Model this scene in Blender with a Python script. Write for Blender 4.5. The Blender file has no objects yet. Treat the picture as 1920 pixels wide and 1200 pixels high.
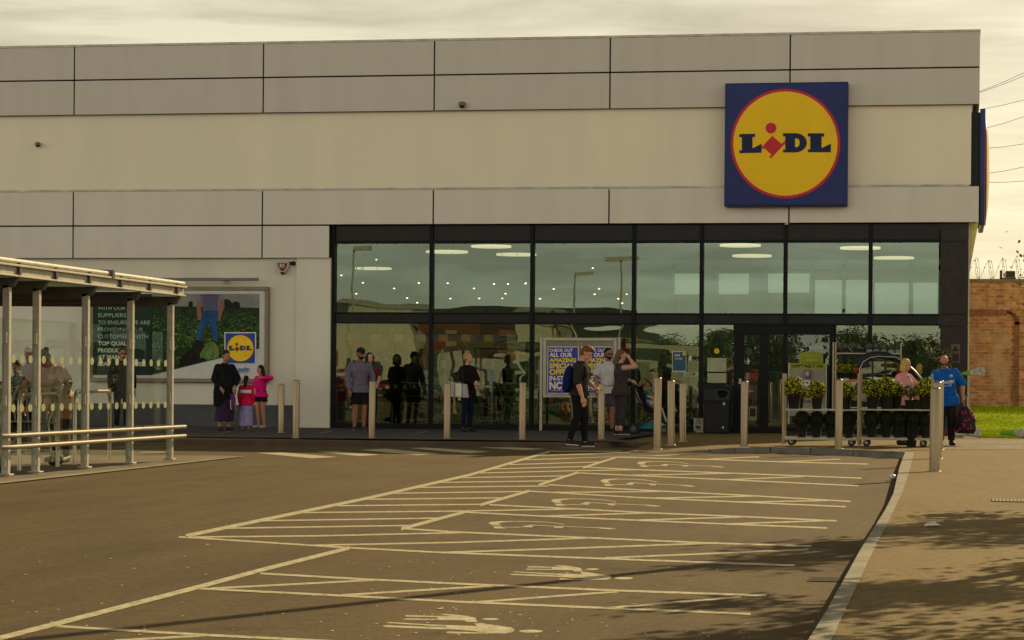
import bpy, bmesh, math, random
from mathutils import Vector, Matrix, Euler
R = math.radians
rnd = random.Random(7)
sc = bpy.context.scene
COL = sc.collection
sc.render.engine = 'CYCLES'
sc.view_settings.view_transform = 'Standard'
sc.view_settings.look = 'None'
sc.view_settings.exposure = 0
sc.cycles.use_denoising = True
sc.cycles.max_bounces = 8
sc.cycles.transparent_max_bounces = 16
sc.cycles.caustics_reflective = False
sc.cycles.caustics_refractive = False

# ------------------------------------------------------------------ survey of the place
FPX, YAW, ROLL, EYE = 4580.0, R(10.14), 0.008, 1.14
CY, SY = math.cos(YAW), math.sin(YAW)
YF = 52.7          # the shop front stands on the plane y = YF
PV = 0.10          # height of the pavement above the tarmac

def ray(px, py):
    u, v = px - 960.0, 717.7 - py
    u2, v2 = u - ROLL * v, v + ROLL * u
    a = u2 / FPX
    return CY * a - SY, SY * a + CY, v2 / FPX

def G(px, py, z=0.0):                       # survey point on the level z
    dx, dy, dz = ray(px, py)
    t = (z - EYE) / dz
    return Vector((dx * t, dy * t, z))

def W(px, py, y=YF):                        # survey point on the plane y
    dx, dy, dz = ray(px, py)
    t = y / dy
    return Vector((dx * t, y, EYE + dz * t))

def XW(px, y=YF, py=600): return W(px, py, y).x
def ZW(px, py, y=YF): return W(px, py, y).z

cam_d = bpy.data.cameras.new('camera')
cam_d.sensor_width = 36
cam_d.lens = FPX / 1920 * 36
cam_d.shift_y = 117.7 / 1920
cam_d.clip_start = 0.3
cam_d.clip_end = 3000
cam = bpy.data.objects.new('camera', cam_d)
COL.objects.link(cam)
cam.matrix_world = Matrix.Translation((0, 0, EYE)) @ Matrix.Rotation(YAW, 4, 'Z') @ Matrix.Rotation(R(90), 4, 'X') @ Matrix.Rotation(ROLL, 4, 'Z')
sc.camera = cam

# ------------------------------------------------------------------ materials
def nn(nt, t, **kw):
    n = nt.nodes.new(t)
    for k, v in kw.items():
        setattr(n, k, v)
    return n

def M(name, col, rough=0.6, metal=0.0, var=0.12, scale=6.0, bump=0.0, bscale=60.0, spec=0.22, coord='Object', stretch=None, col2=None, emis=None, estr=0.0, alpha=None, detail=5):
    m = bpy.data.materials.new(name)
    m.use_nodes = True
    nt = m.node_tree
    b = nt.nodes['Principled BSDF']
    b.inputs['Roughness'].default_value = rough
    b.inputs['Metallic'].default_value = metal
    b.inputs['Specular IOR Level'].default_value = spec
    tc = nn(nt, 'ShaderNodeTexCoord')
    mp = nn(nt, 'ShaderNodeMapping')
    if stretch: mp.inputs['Scale'].default_value = stretch
    nt.links.new(tc.outputs[coord], mp.inputs['Vector'])
    nz = nn(nt, 'ShaderNodeTexNoise')
    nz.inputs['Scale'].default_value = scale
    nz.inputs['Detail'].default_value = detail
    nz.inputs['Roughness'].default_value = 0.62
    nt.links.new(mp.outputs[0], nz.inputs['Vector'])
    r = nn(nt, 'ShaderNodeValToRGB')
    c = list(col)
    c2 = list(col2) if col2 else [min(1, x * (1 + var)) for x in c]
    c1 = c if col2 else [x * (1 - var) for x in c]
    r.color_ramp.elements[0].position = 0.32
    r.color_ramp.elements[1].position = 0.68
    r.color_ramp.elements[0].color = (*c1, 1)
    r.color_ramp.elements[1].color = (*c2, 1)
    nt.links.new(nz.outputs['Fac'], r.inputs['Fac'])
    nt.links.new(r.outputs[0], b.inputs['Base Color'])
    if bump:
        n2 = nn(nt, 'ShaderNodeTexNoise')
        n2.inputs['Scale'].default_value = bscale
        n2.inputs['Detail'].default_value = 4
        nt.links.new(mp.outputs[0], n2.inputs['Vector'])
        bp = nn(nt, 'ShaderNodeBump')
        bp.inputs['Strength'].default_value = bump
        bp.inputs['Distance'].default_value = 0.02
        nt.links.new(n2.outputs['Fac'], bp.inputs['Height'])
        nt.links.new(bp.outputs[0], b.inputs['Normal'])
    if emis:
        b.inputs['Emission Color'].default_value = (*emis, 1)
        b.inputs['Emission Strength'].default_value = estr
    return m

# ------------------------------------------------------------------ mesh builder
class MB:
    def __init__(s): s.v, s.f, s.m, s.mi, s.smooth = [], [], [], 0, []
    def mat(s, i): s.mi = i; return s
    def add(s, vs, fs, sm=False):
        o = len(s.v)
        s.v += [tuple(v) for v in vs]
        for f in fs:
            s.f.append([o + i for i in f]); s.m.append(s.mi); s.smooth.append(sm)
        return s
    def box(s, a, b):
        x0, x1 = sorted((a[0], b[0])); y0, y1 = sorted((a[1], b[1])); z0, z1 = sorted((a[2], b[2]))
        return s.add([(x0,y0,z0),(x1,y0,z0),(x1,y1,z0),(x0,y1,z0),(x0,y0,z1),(x1,y0,z1),(x1,y1,z1),(x0,y1,z1)],
            [(0,3,2,1),(4,5,6,7),(0,1,5,4),(1,2,6,5),(2,3,7,6),(3,0,4,7)])
    def bar(s, p, q, w, h=None, up=(0,0,1)):
        p, q = Vector(p), Vector(q); h = h or w
        d = (q - p).normalized(); u = Vector(up)
        if abs(d.dot(u)) > 0.98: u = Vector((0,1,0))
        a = d.cross(u).normalized() * w / 2; b = a.cross(d).normalized() * h / 2
        vs = [p-a-b, p+a-b, p+a+b, p-a+b, q-a-b, q+a-b, q+a+b, q-a+b]
        return s.add(vs, [(0,1,2,3),(7,6,5,4),(0,4,5,1),(1,5,6,2),(2,6,7,3),(3,7,4,0)])
    def tube(s, pts, r, n=8, cap=True, sm=True):
        pts = [Vector(p) for p in pts]
        rs = r if isinstance(r, (list, tuple)) else [r] * len(pts)
        rings = []; prev = None
        for i, p in enumerate(pts):
            d = (pts[min(i+1, len(pts)-1)] - pts[max(i-1, 0)]).normalized()
            if prev is None:
                prev = Vector((0,0,1)) if abs(d.z) < 0.9 else Vector((1,0,0))
            a = d.cross(prev).normalized(); b = a.cross(d).normalized(); prev = b
            rings.append([p + (a*math.cos(2*math.pi*k/n) + b*math.sin(2*math.pi*k/n)) * rs[i] for k in range(n)])
        vs = [v for rg in rings for v in rg]; fs = []
        for i in range(len(rings)-1):
            for k in range(n):
                fs.append((i*n+k, i*n+(k+1)%n, (i+1)*n+(k+1)%n, (i+1)*n+k))
        s.add(vs, fs, sm)
        if cap:
            s.add(rings[0], [tuple(range(n))[::-1]]); s.add(rings[-1], [tuple(range(n))])
        return s
    def lathe(s, prof, c=(0,0,0), n=16, sm=True):
        vs = [(c[0]+r*math.cos(2*math.pi*k/n), c[1]+r*math.sin(2*math.pi*k/n), c[2]+z) for r, z in prof for k in range(n)]
        fs = [(i*n+k, i*n+(k+1)%n, (i+1)*n+(k+1)%n, (i+1)*n+k) for i in range(len(prof)-1) for k in range(n)]
        s.add(vs, fs, sm)
        for e, z in ((0, 1), (-1, 0)):
            if prof[e][0] > 1e-4:
                ring = vs[:n] if e == 0 else vs[-n:]
                s.add(ring, [tuple(range(n))[::-1] if e == 0 else tuple(range(n))])
        return s
    def ell(s, c, r, n=12, m=8, rot=None):
        c = Vector(c); r = r if isinstance(r, (tuple, list)) else (r, r, r)
        vs = []
        for i in range(m+1):
            t = math.pi * i / m
            for k in range(n):
                p = 2*math.pi*k/n
                v = Vector((r[0]*math.sin(t)*math.cos(p), r[1]*math.sin(t)*math.sin(p), r[2]*math.cos(t)))
                if rot: v = rot @ v
                vs.append(c + v)
        fs = [(i*n+k, (i+1)*n+k, (i+1)*n+(k+1)%n, i*n+(k+1)%n) for i in range(m) for k in range(n)]
        return s.add(vs, fs, True)
    def poly(s, pts): return s.add(pts, [tuple(range(len(pts)))])
    def prism(s, pts, d):                    # extrude a planar outline along d
        n = len(pts); d = Vector(d)
        vs = [Vector(p) for p in pts] + [Vector(p) + d for p in pts]
        fs = [tuple(range(n))[::-1], tuple(range(n, 2*n))] + [(k, (k+1)%n, n+(k+1)%n, n+k) for k in range(n)]
        return s.add(vs, fs)
    def text(s, body, cx, cz, w, h, y, bold=0.0, align='C', shear=0.0, font_h=0.7):
        cu = bpy.data.curves.new('t', 'FONT'); cu.body = body; cu.size = 1; cu.offset = bold; cu.resolution_u = 2; cu.shear = shear
        o = bpy.data.objects.new('t', cu); COL.objects.link(o)
        me = bpy.data.meshes.new_from_object(o.evaluated_get(bpy.context.evaluated_depsgraph_get()))
        vs = [v.co.copy() for v in me.vertices]; fs = [tuple(p.vertices) for p in me.polygons]
        bpy.data.objects.remove(o); bpy.data.curves.remove(cu); bpy.data.meshes.remove(me)
        x0 = min(v.x for v in vs); x1 = max(v.x for v in vs); z0 = 0 if font_h else min(v.y for v in vs)
        sx = w / (x1 - x0) if w else h / font_h
        sz = h / font_h
        ox = {'C': -(x1+x0)/2, 'L': -x0, 'R': -x1}[align]
        return s.add([(cx + (v.x+ox)*sx, y, cz + (v.y - font_h/2)*sz) for v in vs], fs)
    def xf(s, mat):
        s.v = [tuple(mat @ Vector(v)) for v in s.v]; return s
    def build(s, name, mats, parent=None, bevel=0.0, bseg=2, fix=True):
        me = bpy.data.meshes.new(name)
        off = parent_loc(parent)
        me.from_pydata([(v[0]-off.x, v[1]-off.y, v[2]-off.z) for v in s.v], [], s.f)
        mats = mats if isinstance(mats, (list, tuple)) else [mats]
        for m in mats: me.materials.append(m)
        me.polygons.foreach_set('material_index', s.m)
        me.polygons.foreach_set('use_smooth', s.smooth)
        me.update()
        if fix:
            bm = bmesh.new(); bm.from_mesh(me)
            bmesh.ops.recalc_face_normals(bm, faces=bm.faces); bm.to_mesh(me); bm.free()
        o = bpy.data.objects.new(name, me); COL.objects.link(o)
        if parent: o.parent = parent
        if bevel:
            b = o.modifiers.new('bevel', 'BEVEL'); b.width = bevel; b.segments = bseg; b.limit_method = 'ANGLE'; b.angle_limit = R(40)
        return o

def parent_loc(p):
    v = Vector((0,0,0))
    while p: v += Vector(p.location); p = p.parent
    return v

def thing(name, label, cat, loc=(0,0,0), rz=0.0, group=None, kind=None):
    o = bpy.data.objects.new(name, None); COL.objects.link(o)
    o.empty_display_size = 0.2
    o.location = loc; o.rotation_euler = (0, 0, rz)
    return tag(o, label, cat, group, kind)

def tag(o, label=None, cat=None, group=None, kind=None):
    if label: o['label'] = label
    if cat: o['category'] = cat
    if group: o['group'] = group
    if kind: o['kind'] = kind
    return o

def copy_tree(o, parent=None):
    c = o.copy(); COL.objects.link(c); c.parent = parent
    for ch in list(o.children): copy_tree(ch, c)
    return c

def place(o, loc, rz=0.0, label=None, group=None, s=None):
    o.location = loc; o.rotation_euler = (0, 0, rz)
    if s: o.scale = (s, s, s) if not isinstance(s, tuple) else s
    if label: o['label'] = label
    if group: o['group'] = group
    return o

# ------------------------------------------------------------------ sky and sun
SX, SYY = 0.82, 1.72                        # a point z above the ground throws its shadow (-SX z, -SYY z) away
sd = Vector((SX, SYY, 1)).normalized()
sun_d = bpy.data.lights.new('sun', 'SUN'); sun_d.energy = 5.0; sun_d.angle = R(0.35); sun_d.color = (1.0, 0.77, 0.43)
sun = bpy.data.objects.new('sun', sun_d); COL.objects.link(sun)
sun.rotation_euler = (-sd).to_track_quat('-Z', 'Y').to_euler()
w = bpy.data.worlds.new('World'); sc.world = w; w.use_nodes = True
nt = w.node_tree; nt.nodes.clear()
out = nn(nt, 'ShaderNodeOutputWorld'); bg = nn(nt, 'ShaderNodeBackground')
sky = nn(nt, 'ShaderNodeTexSky'); sky.sky_type = 'NISHITA'; sky.sun_disc = False
sky.sun_elevation = math.asin(sd.z); sky.sun_rotation = math.atan2(sd.x, sd.y)
sky.dust_density = 2.5
tc = nn(nt, 'ShaderNodeTexCoord'); sep = nn(nt, 'ShaderNodeSeparateXYZ')
nt.links.new(tc.outputs['Generated'], sep.inputs[0])
mp = nn(nt, 'ShaderNodeMapping'); mp.inputs['Scale'].default_value = (3.2, 3.2, 26)
nt.links.new(tc.outputs['Generated'], mp.inputs[0])
nz = nn(nt, 'ShaderNodeTexNoise'); nz.inputs['Scale'].default_value = 1.9; nz.inputs['Detail'].default_value = 9; nz.inputs['Roughness'].default_value = 0.55
nz.inputs['Distortion'].default_value = 0.5
nt.links.new(mp.outputs[0], nz.inputs['Vector'])
cr = nn(nt, 'ShaderNodeValToRGB')                      # cloud colour
e = cr.color_ramp.elements
e[0].position = 0.36; e[0].color = (3.4, 3.05, 2.05, 1)
e[1].position = 0.60; e[1].color = (5.7, 5.25, 3.75, 1)
nt.links.new(nz.outputs['Fac'], cr.inputs[0])
# sky dimmed overhead for deeper shade, brightened behind the camera to light the facade
hz = nn(nt, 'ShaderNodeMapRange'); hz.inputs['From Min'].default_value = 0.10; hz.inputs['From Max'].default_value = 0.60
hz.inputs['To Min'].default_value = 1.0; hz.inputs['To Max'].default_value = 0.13
nt.links.new(sep.outputs['Z'], hz.inputs['Value'])
sunny = nn(nt, 'ShaderNodeVectorMath', operation='DOT_PRODUCT'); sunny.inputs[1].default_value = (0.15, 0.98, 0.0)
nt.links.new(tc.outputs['Generated'], sunny.inputs[0])
sm = nn(nt, 'ShaderNodeMapRange'); sm.inputs['From Min'].default_value = -0.5; sm.inputs['From Max'].default_value = 0.85
sm.inputs['To Min'].default_value = 0.0; sm.inputs['To Max'].default_value = 1.0
nt.links.new(sunny.outputs['Value'], sm.inputs['Value'])
side = nn(nt, 'ShaderNodeMix', data_type='RGBA'); side.inputs[6].default_value = (2.55, 2.52, 2.68, 1); side.inputs[7].default_value = (1.12, 1.10, 1.06, 1)
nt.links.new(sm.outputs[0], side.inputs[0])
mul = nn(nt, 'ShaderNodeVectorMath', operation='SCALE')
nt.links.new(side.outputs[2], mul.inputs[0]); nt.links.new(hz.outputs[0], mul.inputs['Scale'])
mix = nn(nt, 'ShaderNodeMix', data_type='RGBA'); mix.inputs['Factor'].default_value = 0.86
nt.links.new(sky.outputs[0], mix.inputs[6]); nt.links.new(cr.outputs[0], mix.inputs[7])
tint = nn(nt, 'ShaderNodeMix', data_type='RGBA', blend_type='MULTIPLY'); tint.inputs['Factor'].default_value = 1.0
nt.links.new(mix.outputs[2], tint.inputs[6]); nt.links.new(mul.outputs[0], tint.inputs[7])
nt.links.new(tint.outputs[2], bg.inputs['Color'])
bg.inputs['Strength'].default_value = 0.14
nt.links.new(bg.outputs[0], out.inputs[0])
# ------------------------------------------------------------------ ground
def ground_mat(name, c1, c2, speck=(0.5,0.42,0.28), patch=0.50, rough=0.85, stains=True):
    m = bpy.data.materials.new(name); m.use_nodes = True
    nt = m.node_tree; b = nt.nodes['Principled BSDF']; b.inputs['Roughness'].default_value = rough
    b.inputs['Specular IOR Level'].default_value = 0.25
    tc = nn(nt, 'ShaderNodeTexCoord')
    def noise(scale, detail=6, st=(1,1,1), rgh=0.6):
        mp = nn(nt, 'ShaderNodeMapping'); mp.inputs['Scale'].default_value = st
        n = nn(nt, 'ShaderNodeTexNoise'); n.inputs['Scale'].default_value = scale; n.inputs['Detail'].default_value = detail; n.inputs['Roughness'].default_value = rgh
        nt.links.new(tc.outputs['Object'], mp.inputs[0]); nt.links.new(mp.outputs[0], n.inputs['Vector']); return n.outputs['Fac']
    big = noise(0.22, 5, (1.0, 0.45, 1)); r = nn(nt, 'ShaderNodeValToRGB')
    r.color_ramp.elements[0].position = 0.3; r.color_ramp.elements[1].position = 0.72
    r.color_ramp.elements[0].color = (*c1, 1); r.color_ramp.elements[1].color = (*c2, 1)
    nt.links.new(big, r.inputs[0])
    # tyre-polished bands and stains
    mid = noise(1.1, 7, (1.6, 0.25, 1), 0.7); r2 = nn(nt, 'ShaderNodeValToRGB')
    r2.color_ramp.elements[0].position = 0.35; r2.color_ramp.elements[1].position = 0.7
    r2.color_ramp.elements[0].color = (1-patch, 1-patch, 1-patch, 1); r2.color_ramp.elements[1].color = (1, 1, 1, 1)
    nt.links.new(mid, r2.inputs[0])
    mx = nn(nt, 'ShaderNodeMix', data_type='RGBA', blend_type='MULTIPLY'); mx.inputs[0].default_value = 0.7
    nt.links.new(r.outputs[0], mx.inputs[6]); nt.links.new(r2.outputs[0], mx.inputs[7])
    fine = noise(70, 3, (1, 1, 1), 0.8); r3 = nn(nt, 'ShaderNodeValToRGB')
    r3.color_ramp.elements[0].position = 0.3; r3.color_ramp.elements[1].position = 0.75
    r3.color_ramp.elements[0].color = (0.35, 0.35, 0.35, 1); r3.color_ramp.elements[1].color = (1.5, 1.45, 1.4, 1)
    nt.links.new(fine, r3.inputs[0])
    m2 = nn(nt, 'ShaderNodeMix', data_type='RGBA', blend_type='MULTIPLY'); m2.inputs[0].default_value = 0.9
    nt.links.new(mx.outputs[2], m2.inputs[6]); nt.links.new(r3.outputs[0], m2.inputs[7])
    last = m2.outputs[2]
    if stains:
        vo = nn(nt, 'ShaderNodeTexVoronoi'); vo.inputs['Scale'].default_value = 0.9
        dn = nn(nt, 'ShaderNodeTexNoise'); dn.inputs['Scale'].default_value = 1.5
        mpv = nn(nt, 'ShaderNodeVectorMath', operation='ADD')
        nt.links.new(tc.outputs['Object'], mpv.inputs[0]); nt.links.new(tc.outputs['Object'], dn.inputs['Vector']); nt.links.new(dn.outputs['Color'], mpv.inputs[1])
        nt.links.new(mpv.outputs[0], vo.inputs['Vector'])
        r4 = nn(nt, 'ShaderNodeValToRGB'); r4.color_ramp.elements[0].position = 0.03; r4.color_ramp.elements[1].position = 0.16
        r4.color_ramp.elements[0].color = (0.50, 0.48, 0.46, 1); r4.color_ramp.elements[1].color = (1,1,1,1)
        nt.links.new(vo.outputs['Distance'], r4.inputs[0])
        m3 = nn(nt, 'ShaderNodeMix', data_type='RGBA', blend_type='MULTIPLY'); m3.inputs[0].default_value = 0.8
        nt.links.new(last, m3.inputs[6]); nt.links.new(r4.outputs[0], m3.inputs[7]); last = m3.outputs[2]
    # grit seen from afar, and hairline cracks
    gr = noise(16, 6, (1, 0.5, 1), 0.85); r5 = nn(nt, 'ShaderNodeValToRGB')
    r5.color_ramp.elements[0].position = 0.36; r5.color_ramp.elements[1].position = 0.66
    r5.color_ramp.elements[0].color = (0.62, 0.62, 0.62, 1); r5.color_ramp.elements[1].color = (1.22, 1.2, 1.16, 1)
    nt.links.new(gr, r5.inputs[0]); m5 = nn(nt, 'ShaderNodeMix', data_type='RGBA', blend_type='MULTIPLY'); m5.inputs[0].default_value = 0.85
    nt.links.new(last, m5.inputs[6]); nt.links.new(r5.outputs[0], m5.inputs[7]); last = m5.outputs[2]
    vc = nn(nt, 'ShaderNodeTexVoronoi', feature='DISTANCE_TO_EDGE'); vc.inputs['Scale'].default_value = 0.23
    wn = nn(nt, 'ShaderNodeTexNoise'); wn.inputs['Scale'].default_value = 1.3; wn.inputs['Detail'].default_value = 7; wn.inputs['Roughness'].default_value = 0.7
    va = nn(nt, 'ShaderNodeVectorMath', operation='ADD'); nt.links.new(tc.outputs['Object'], wn.inputs['Vector']); nt.links.new(tc.outputs['Object'], va.inputs[0]); nt.links.new(wn.outputs['Color'], va.inputs[1]); nt.links.new(va.outputs[0], vc.inputs['Vector'])
    r6 = nn(nt, 'ShaderNodeValToRGB'); r6.color_ramp.elements[0].position = 0.0; r6.color_ramp.elements[1].position = 0.007
    r6.color_ramp.elements[0].color = (0.55, 0.53, 0.5, 1); r6.color_ramp.elements[1].color = (1, 1, 1, 1)
    nt.links.new(vc.outputs['Distance'], r6.inputs[0]); m6 = nn(nt, 'ShaderNodeMix', data_type='RGBA', blend_type='MULTIPLY'); m6.inputs[0].default_value = 0.55 if stains else 0.0
    nt.links.new(last, m6.inputs[6]); nt.links.new(r6.outputs[0], m6.inputs[7]); last = m6.outputs[2]
    nt.links.new(last, b.inputs['Base Color'])
    bp = nn(nt, 'ShaderNodeBump'); bp.inputs['Strength'].default_value = 0.5; bp.inputs['Distance'].default_value = 0.01
    nt.links.new(fine, bp.inputs['Height']); nt.links.new(bp.outputs[0], b.inputs['Normal'])
    return m

TARMAC = ground_mat('tarmac', (0.130, 0.088, 0.030), (0.200, 0.136, 0.047))
PAVE = ground_mat('pavement_asphalt', (0.22, 0.152, 0.050), (0.31, 0.222, 0.078), patch=0.25)
def paint_mat():
    m = M('road_paint', (0.56, 0.51, 0.32), 0.7, var=0.15, scale=9)
    nt = m.node_tree; b = nt.nodes['Principled BSDF']
    r = b.inputs['Base Color'].links[0].from_node
    n = nn(nt, 'ShaderNodeTexNoise'); n.inputs['Scale'].default_value = 17; n.inputs['Detail'].default_value = 6; n.inputs['Roughness'].default_value = 0.75
    tc = nn(nt, 'ShaderNodeTexCoord'); nt.links.new(tc.outputs['Object'], n.inputs['Vector'])
    rp = nn(nt, 'ShaderNodeValToRGB'); rp.color_ramp.elements[0].position = 0.34; rp.color_ramp.elements[1].position = 0.52
    nt.links.new(n.outputs['Fac'], rp.inputs[0])
    mx = nn(nt, 'ShaderNodeMix', data_type='RGBA'); mx.inputs[6].default_value = (0.20, 0.14, 0.085, 1)
    nt.links.new(rp.outputs[0], mx.inputs[0]); nt.links.new(r.outputs[0], mx.inputs[7]); nt.links.new(mx.outputs[2], b.inputs['Base Color'])
    return m
PAINT = paint_mat()
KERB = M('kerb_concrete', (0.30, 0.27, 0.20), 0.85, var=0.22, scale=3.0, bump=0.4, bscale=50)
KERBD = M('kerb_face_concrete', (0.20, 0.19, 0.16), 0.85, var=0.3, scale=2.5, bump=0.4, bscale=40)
SLAB = M('paving_slab', (0.22, 0.18, 0.125), 0.85, var=0.18, scale=1.5, bump=0.2)
DARKPAVE = M('block_paving', (0.055, 0.052, 0.062), 0.8, var=0.25, scale=2.0, bump=0.2)
BROWNPAVE = M('brown_paving', (0.10, 0.07, 0.055), 0.85, var=0.2, scale=2.0, bump=0.2)

b = MB(); b.poly([(-700,-500,0),(700,-500,0),(700,1500,0),(-700,1500,0)])
tag(b.build('ground', TARMAC), kind='structure', label='brown weathered tarmac of the car park')

# right-hand pavement, its near kerb and the kerb in front of the flower trolleys
kl = [(1697,848),(1686.7,876),(1681,900),(1675,926),(1659.6,957),(1645,980),(1614,1030),(1551,1144),(1516,1200)]
kr = [(1714,849),(1707,876),(1700,900),(1691,926),(1678,953),(1664,982),(1639,1030),(1585,1144),(1559,1200)]
KL = [G(x,y,PV) for x,y in kl]; KR = [G(x,y,PV) for x,y in kr]
def ext(P, y): d = P[-1]-P[-2]; return P[-1] + d*((y-P[-1].y)/d.y)
KL.append(ext(KL, 3.0)); KR.append(ext(KR, 3.0))
fk = [(1230,849.3),(1271,847.6),(1331,843),(1378,839.8),(1444,838.6),(1520,840.4),(1600,843.3),(1697,848)]
FZ = [.010,.012,.055]+[PV]*5
FK = [G(x,y,z) for (x,y),z in zip(fk,FZ)]
lk = [(1178,846.2),(1223,829.7),(1127,829),(979,828.4),(838,827.8),(697,826.8),(527,825.2),(330,823.5)]
LK = [G(x,y,z) for (x,y),z in zip(lk,[.010,.035]+[PV]*6)]
LK.append(Vector((-40, LK[-1].y, PV)))
H = 0.004
# pavement top as one sheet
outer = KR[::-1] + FK[::-1][1:] + LK + [Vector((-40, YF+0.4, PV)), Vector((0.5, YF+0.4, PV)), Vector((0.9, 56, PV)), Vector((60, 56, PV)), Vector((60, 3, PV))]
b = MB(); b.poly([tuple(p) for p in outer])
bm = bmesh.new(); 
o = b.build('pavement', PAVE); tag(o, kind='structure', label='pale gritty asphalt pavement')
bm.free()
me = o.data; bm = bmesh.new(); bm.from_mesh(me); bmesh.ops.triangulate(bm, faces=bm.faces)
for f in bm.faces:
    if f.normal.z < 0: f.normal_flip()
bm.to_mesh(me); bm.free()
# kerb stones along the right side
def kerb_path(name, L, Rr, top, step=0.92, drop=PV, mat=KERB, face=KERBD):
    b = MB()
    for i in range(len(L)-1):
        a0, a1, c0, c1 = L[i], L[i+1], Rr[i], Rr[i+1]
        n = max(1, int((a1-a0).length/step))
        for k in range(n):
            g = 0.006
            t0, t1 = k/n + g/(a1-a0).length, (k+1)/n - g/(a1-a0).length
            p = [a0.lerp(a1,t0), a0.lerp(a1,t1), c0.lerp(c1,t1), c0.lerp(c1,t0)]
            zt = [top[i] + (top[i+1]-top[i])*t for t in (t0, t1, t1, t0)]
            vs = [(q.x,q.y,z) for q,z in zip(p,zt)] + [(q.x,q.y,-0.02) for q in p]
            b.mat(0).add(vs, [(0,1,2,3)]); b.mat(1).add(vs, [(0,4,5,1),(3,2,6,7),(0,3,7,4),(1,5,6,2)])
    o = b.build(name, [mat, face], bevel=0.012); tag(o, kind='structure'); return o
kerb_path('kerb', KL, KR, [PV+H]*len(KL))['label'] = 'pale concrete kerb curving along the right pavement'
nrm = [Vector((0.0, 0.16, 0))]*len(FK)
kerb_path('kerb', FK, [p+n for p,n in zip(FK,nrm)], [0.014,0.016,.059,PV+H,PV+H,PV+H,PV+H,PV+H], mat=KERB)['label'] = 'dark faced kerb in front of the flower trolleys'
b = MB()
dl = [Vector((p.x,p.y,0)) for p in LK]
for i in range(len(LK)-1): b.add([LK[i],LK[i+1],dl[i+1],dl[i]],[(0,1,2,3)])
b.add([LK[0], FK[0], (FK[0].x,FK[0].y,0), (LK[0].x,LK[0].y,0)], [(0,1,2,3)])
tag(b.build('kerb', BROWNPAVE), kind='structure', label='low brown kerb face along the shop pavement')
# darker paved strip along the shop front
b = MB()
y0 = G(800,819.5,PV).y
b.poly([(-30,y0,PV+H),(G(1180,819.5,PV).x,y0,PV+H),(G(1250,812,PV).x,G(1250,812,PV).y,PV+H),(G(1560,812,PV).x,G(1560,812,PV).y,PV+H),(G(1560,806,PV).x,YF+0.1,PV+H),(-30,YF+0.1,PV+H)])
tag(b.build('paving', DARKPAVE), kind='structure', label='dark block paving at the foot of the shop front')
b = MB()
p0 = G(1100,829,PV); b.poly([(-30,G(700,826.2,PV).y+.05,PV+H),(G(1205,829,PV).x,G(1205,829.5,PV).y+.3,PV+H),(G(1180,819.5,PV).x,y0-.02,PV+H),(-30,y0-.02,PV+H)])
tag(b.build('paving', BROWNPAVE), kind='structure', label='brown paving strip behind the low kerb')
# paving slabs beside the lawn
b = MB()
for i in range(9):
    for j, (ya, yb) in enumerate(((843, 833), (833, 824.5))):
        xa, xb = 1752+i*37+j*6, 1752+i*37+36.2+j*6
        b.poly([G(xa,ya-0.3,PV+H), G(xb,ya-0.3,PV+H), G(xb+3,yb,PV+H), G(xa+3,yb,PV+H)])
tag(b.build('paving', SLAB), kind='structure', label='square paving slabs beside the lawn')
# drain gully and pavement grate
b = MB()
c = G(1548,1087,0); b.mat(0).box((c.x-.10,c.y-.17,0.001),(c.x+.10,c.y+.17,0.004))
for k in range(6):
    b.mat(1).box((c.x-.085, c.y-.155+k*.052, 0.004),(c.x+.085, c.y-.13+k*.052, 0.006))
tag(b.build('drain_grate', [M('drain_iron',(0.03,0.026,0.02),0.8,0.1), M('drain_bar',(0.10,0.08,0.055),0.6,0.6)]), 'dark iron drain grate sunk in the tarmac near the kerb', 'drain')
b = MB()
a, c = G(1860,941,PV), G(1945,936,PV); b.mat(0).box((a.x,a.y-.02,PV+.001),(c.x,a.y+.52,PV+.006))
for k in range(13):
    x = a.x + (c.x-a.x)*(k+.2)/13; b.mat(1).box((x,a.y+.02,PV+.006),(x+(c.x-a.x)/24,a.y+.48,PV+.009))
tag(b.build('drain_grate', [M('drain_slot',(0.04,0.03,0.02),0.7), M('drain_steel',(0.30,0.25,0.17),0.6,0.3)]), 'pale slotted drain cover set in the sunny pavement', 'drain')

# ------------------------------------------------------------------ painted markings
mk = MB()
def ln(pts, w0, w1=None, z=0.004):
    w1 = w0 if w1 is None else w1
    n = len(pts)-1; w0 *= .78; w1 *= .78
    for i in range(n):
        (xa,ya),(xb,yb) = pts[i], pts[i+1]
        wa = w0+(w1-w0)*i/n; wb = w0+(w1-w0)*(i+1)/n
        mk.poly([G(xa,ya-wa/2,z), G(xb,yb-wb/2,z), G(xb,yb+wb/2,z), G(xa,ya+wa/2,z)])
def pg(pts, z=0.0018): mk.poly([G(x,y,z) for x,y in pts])
Z1, Z2, Z3 = 0.0010, 0.0018, 0.0026
ln([(348,1004.8),(520,969),(696,932.5),(880,890.5),(1030,846.8)], 8.5, 5.0, Z2)
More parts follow.
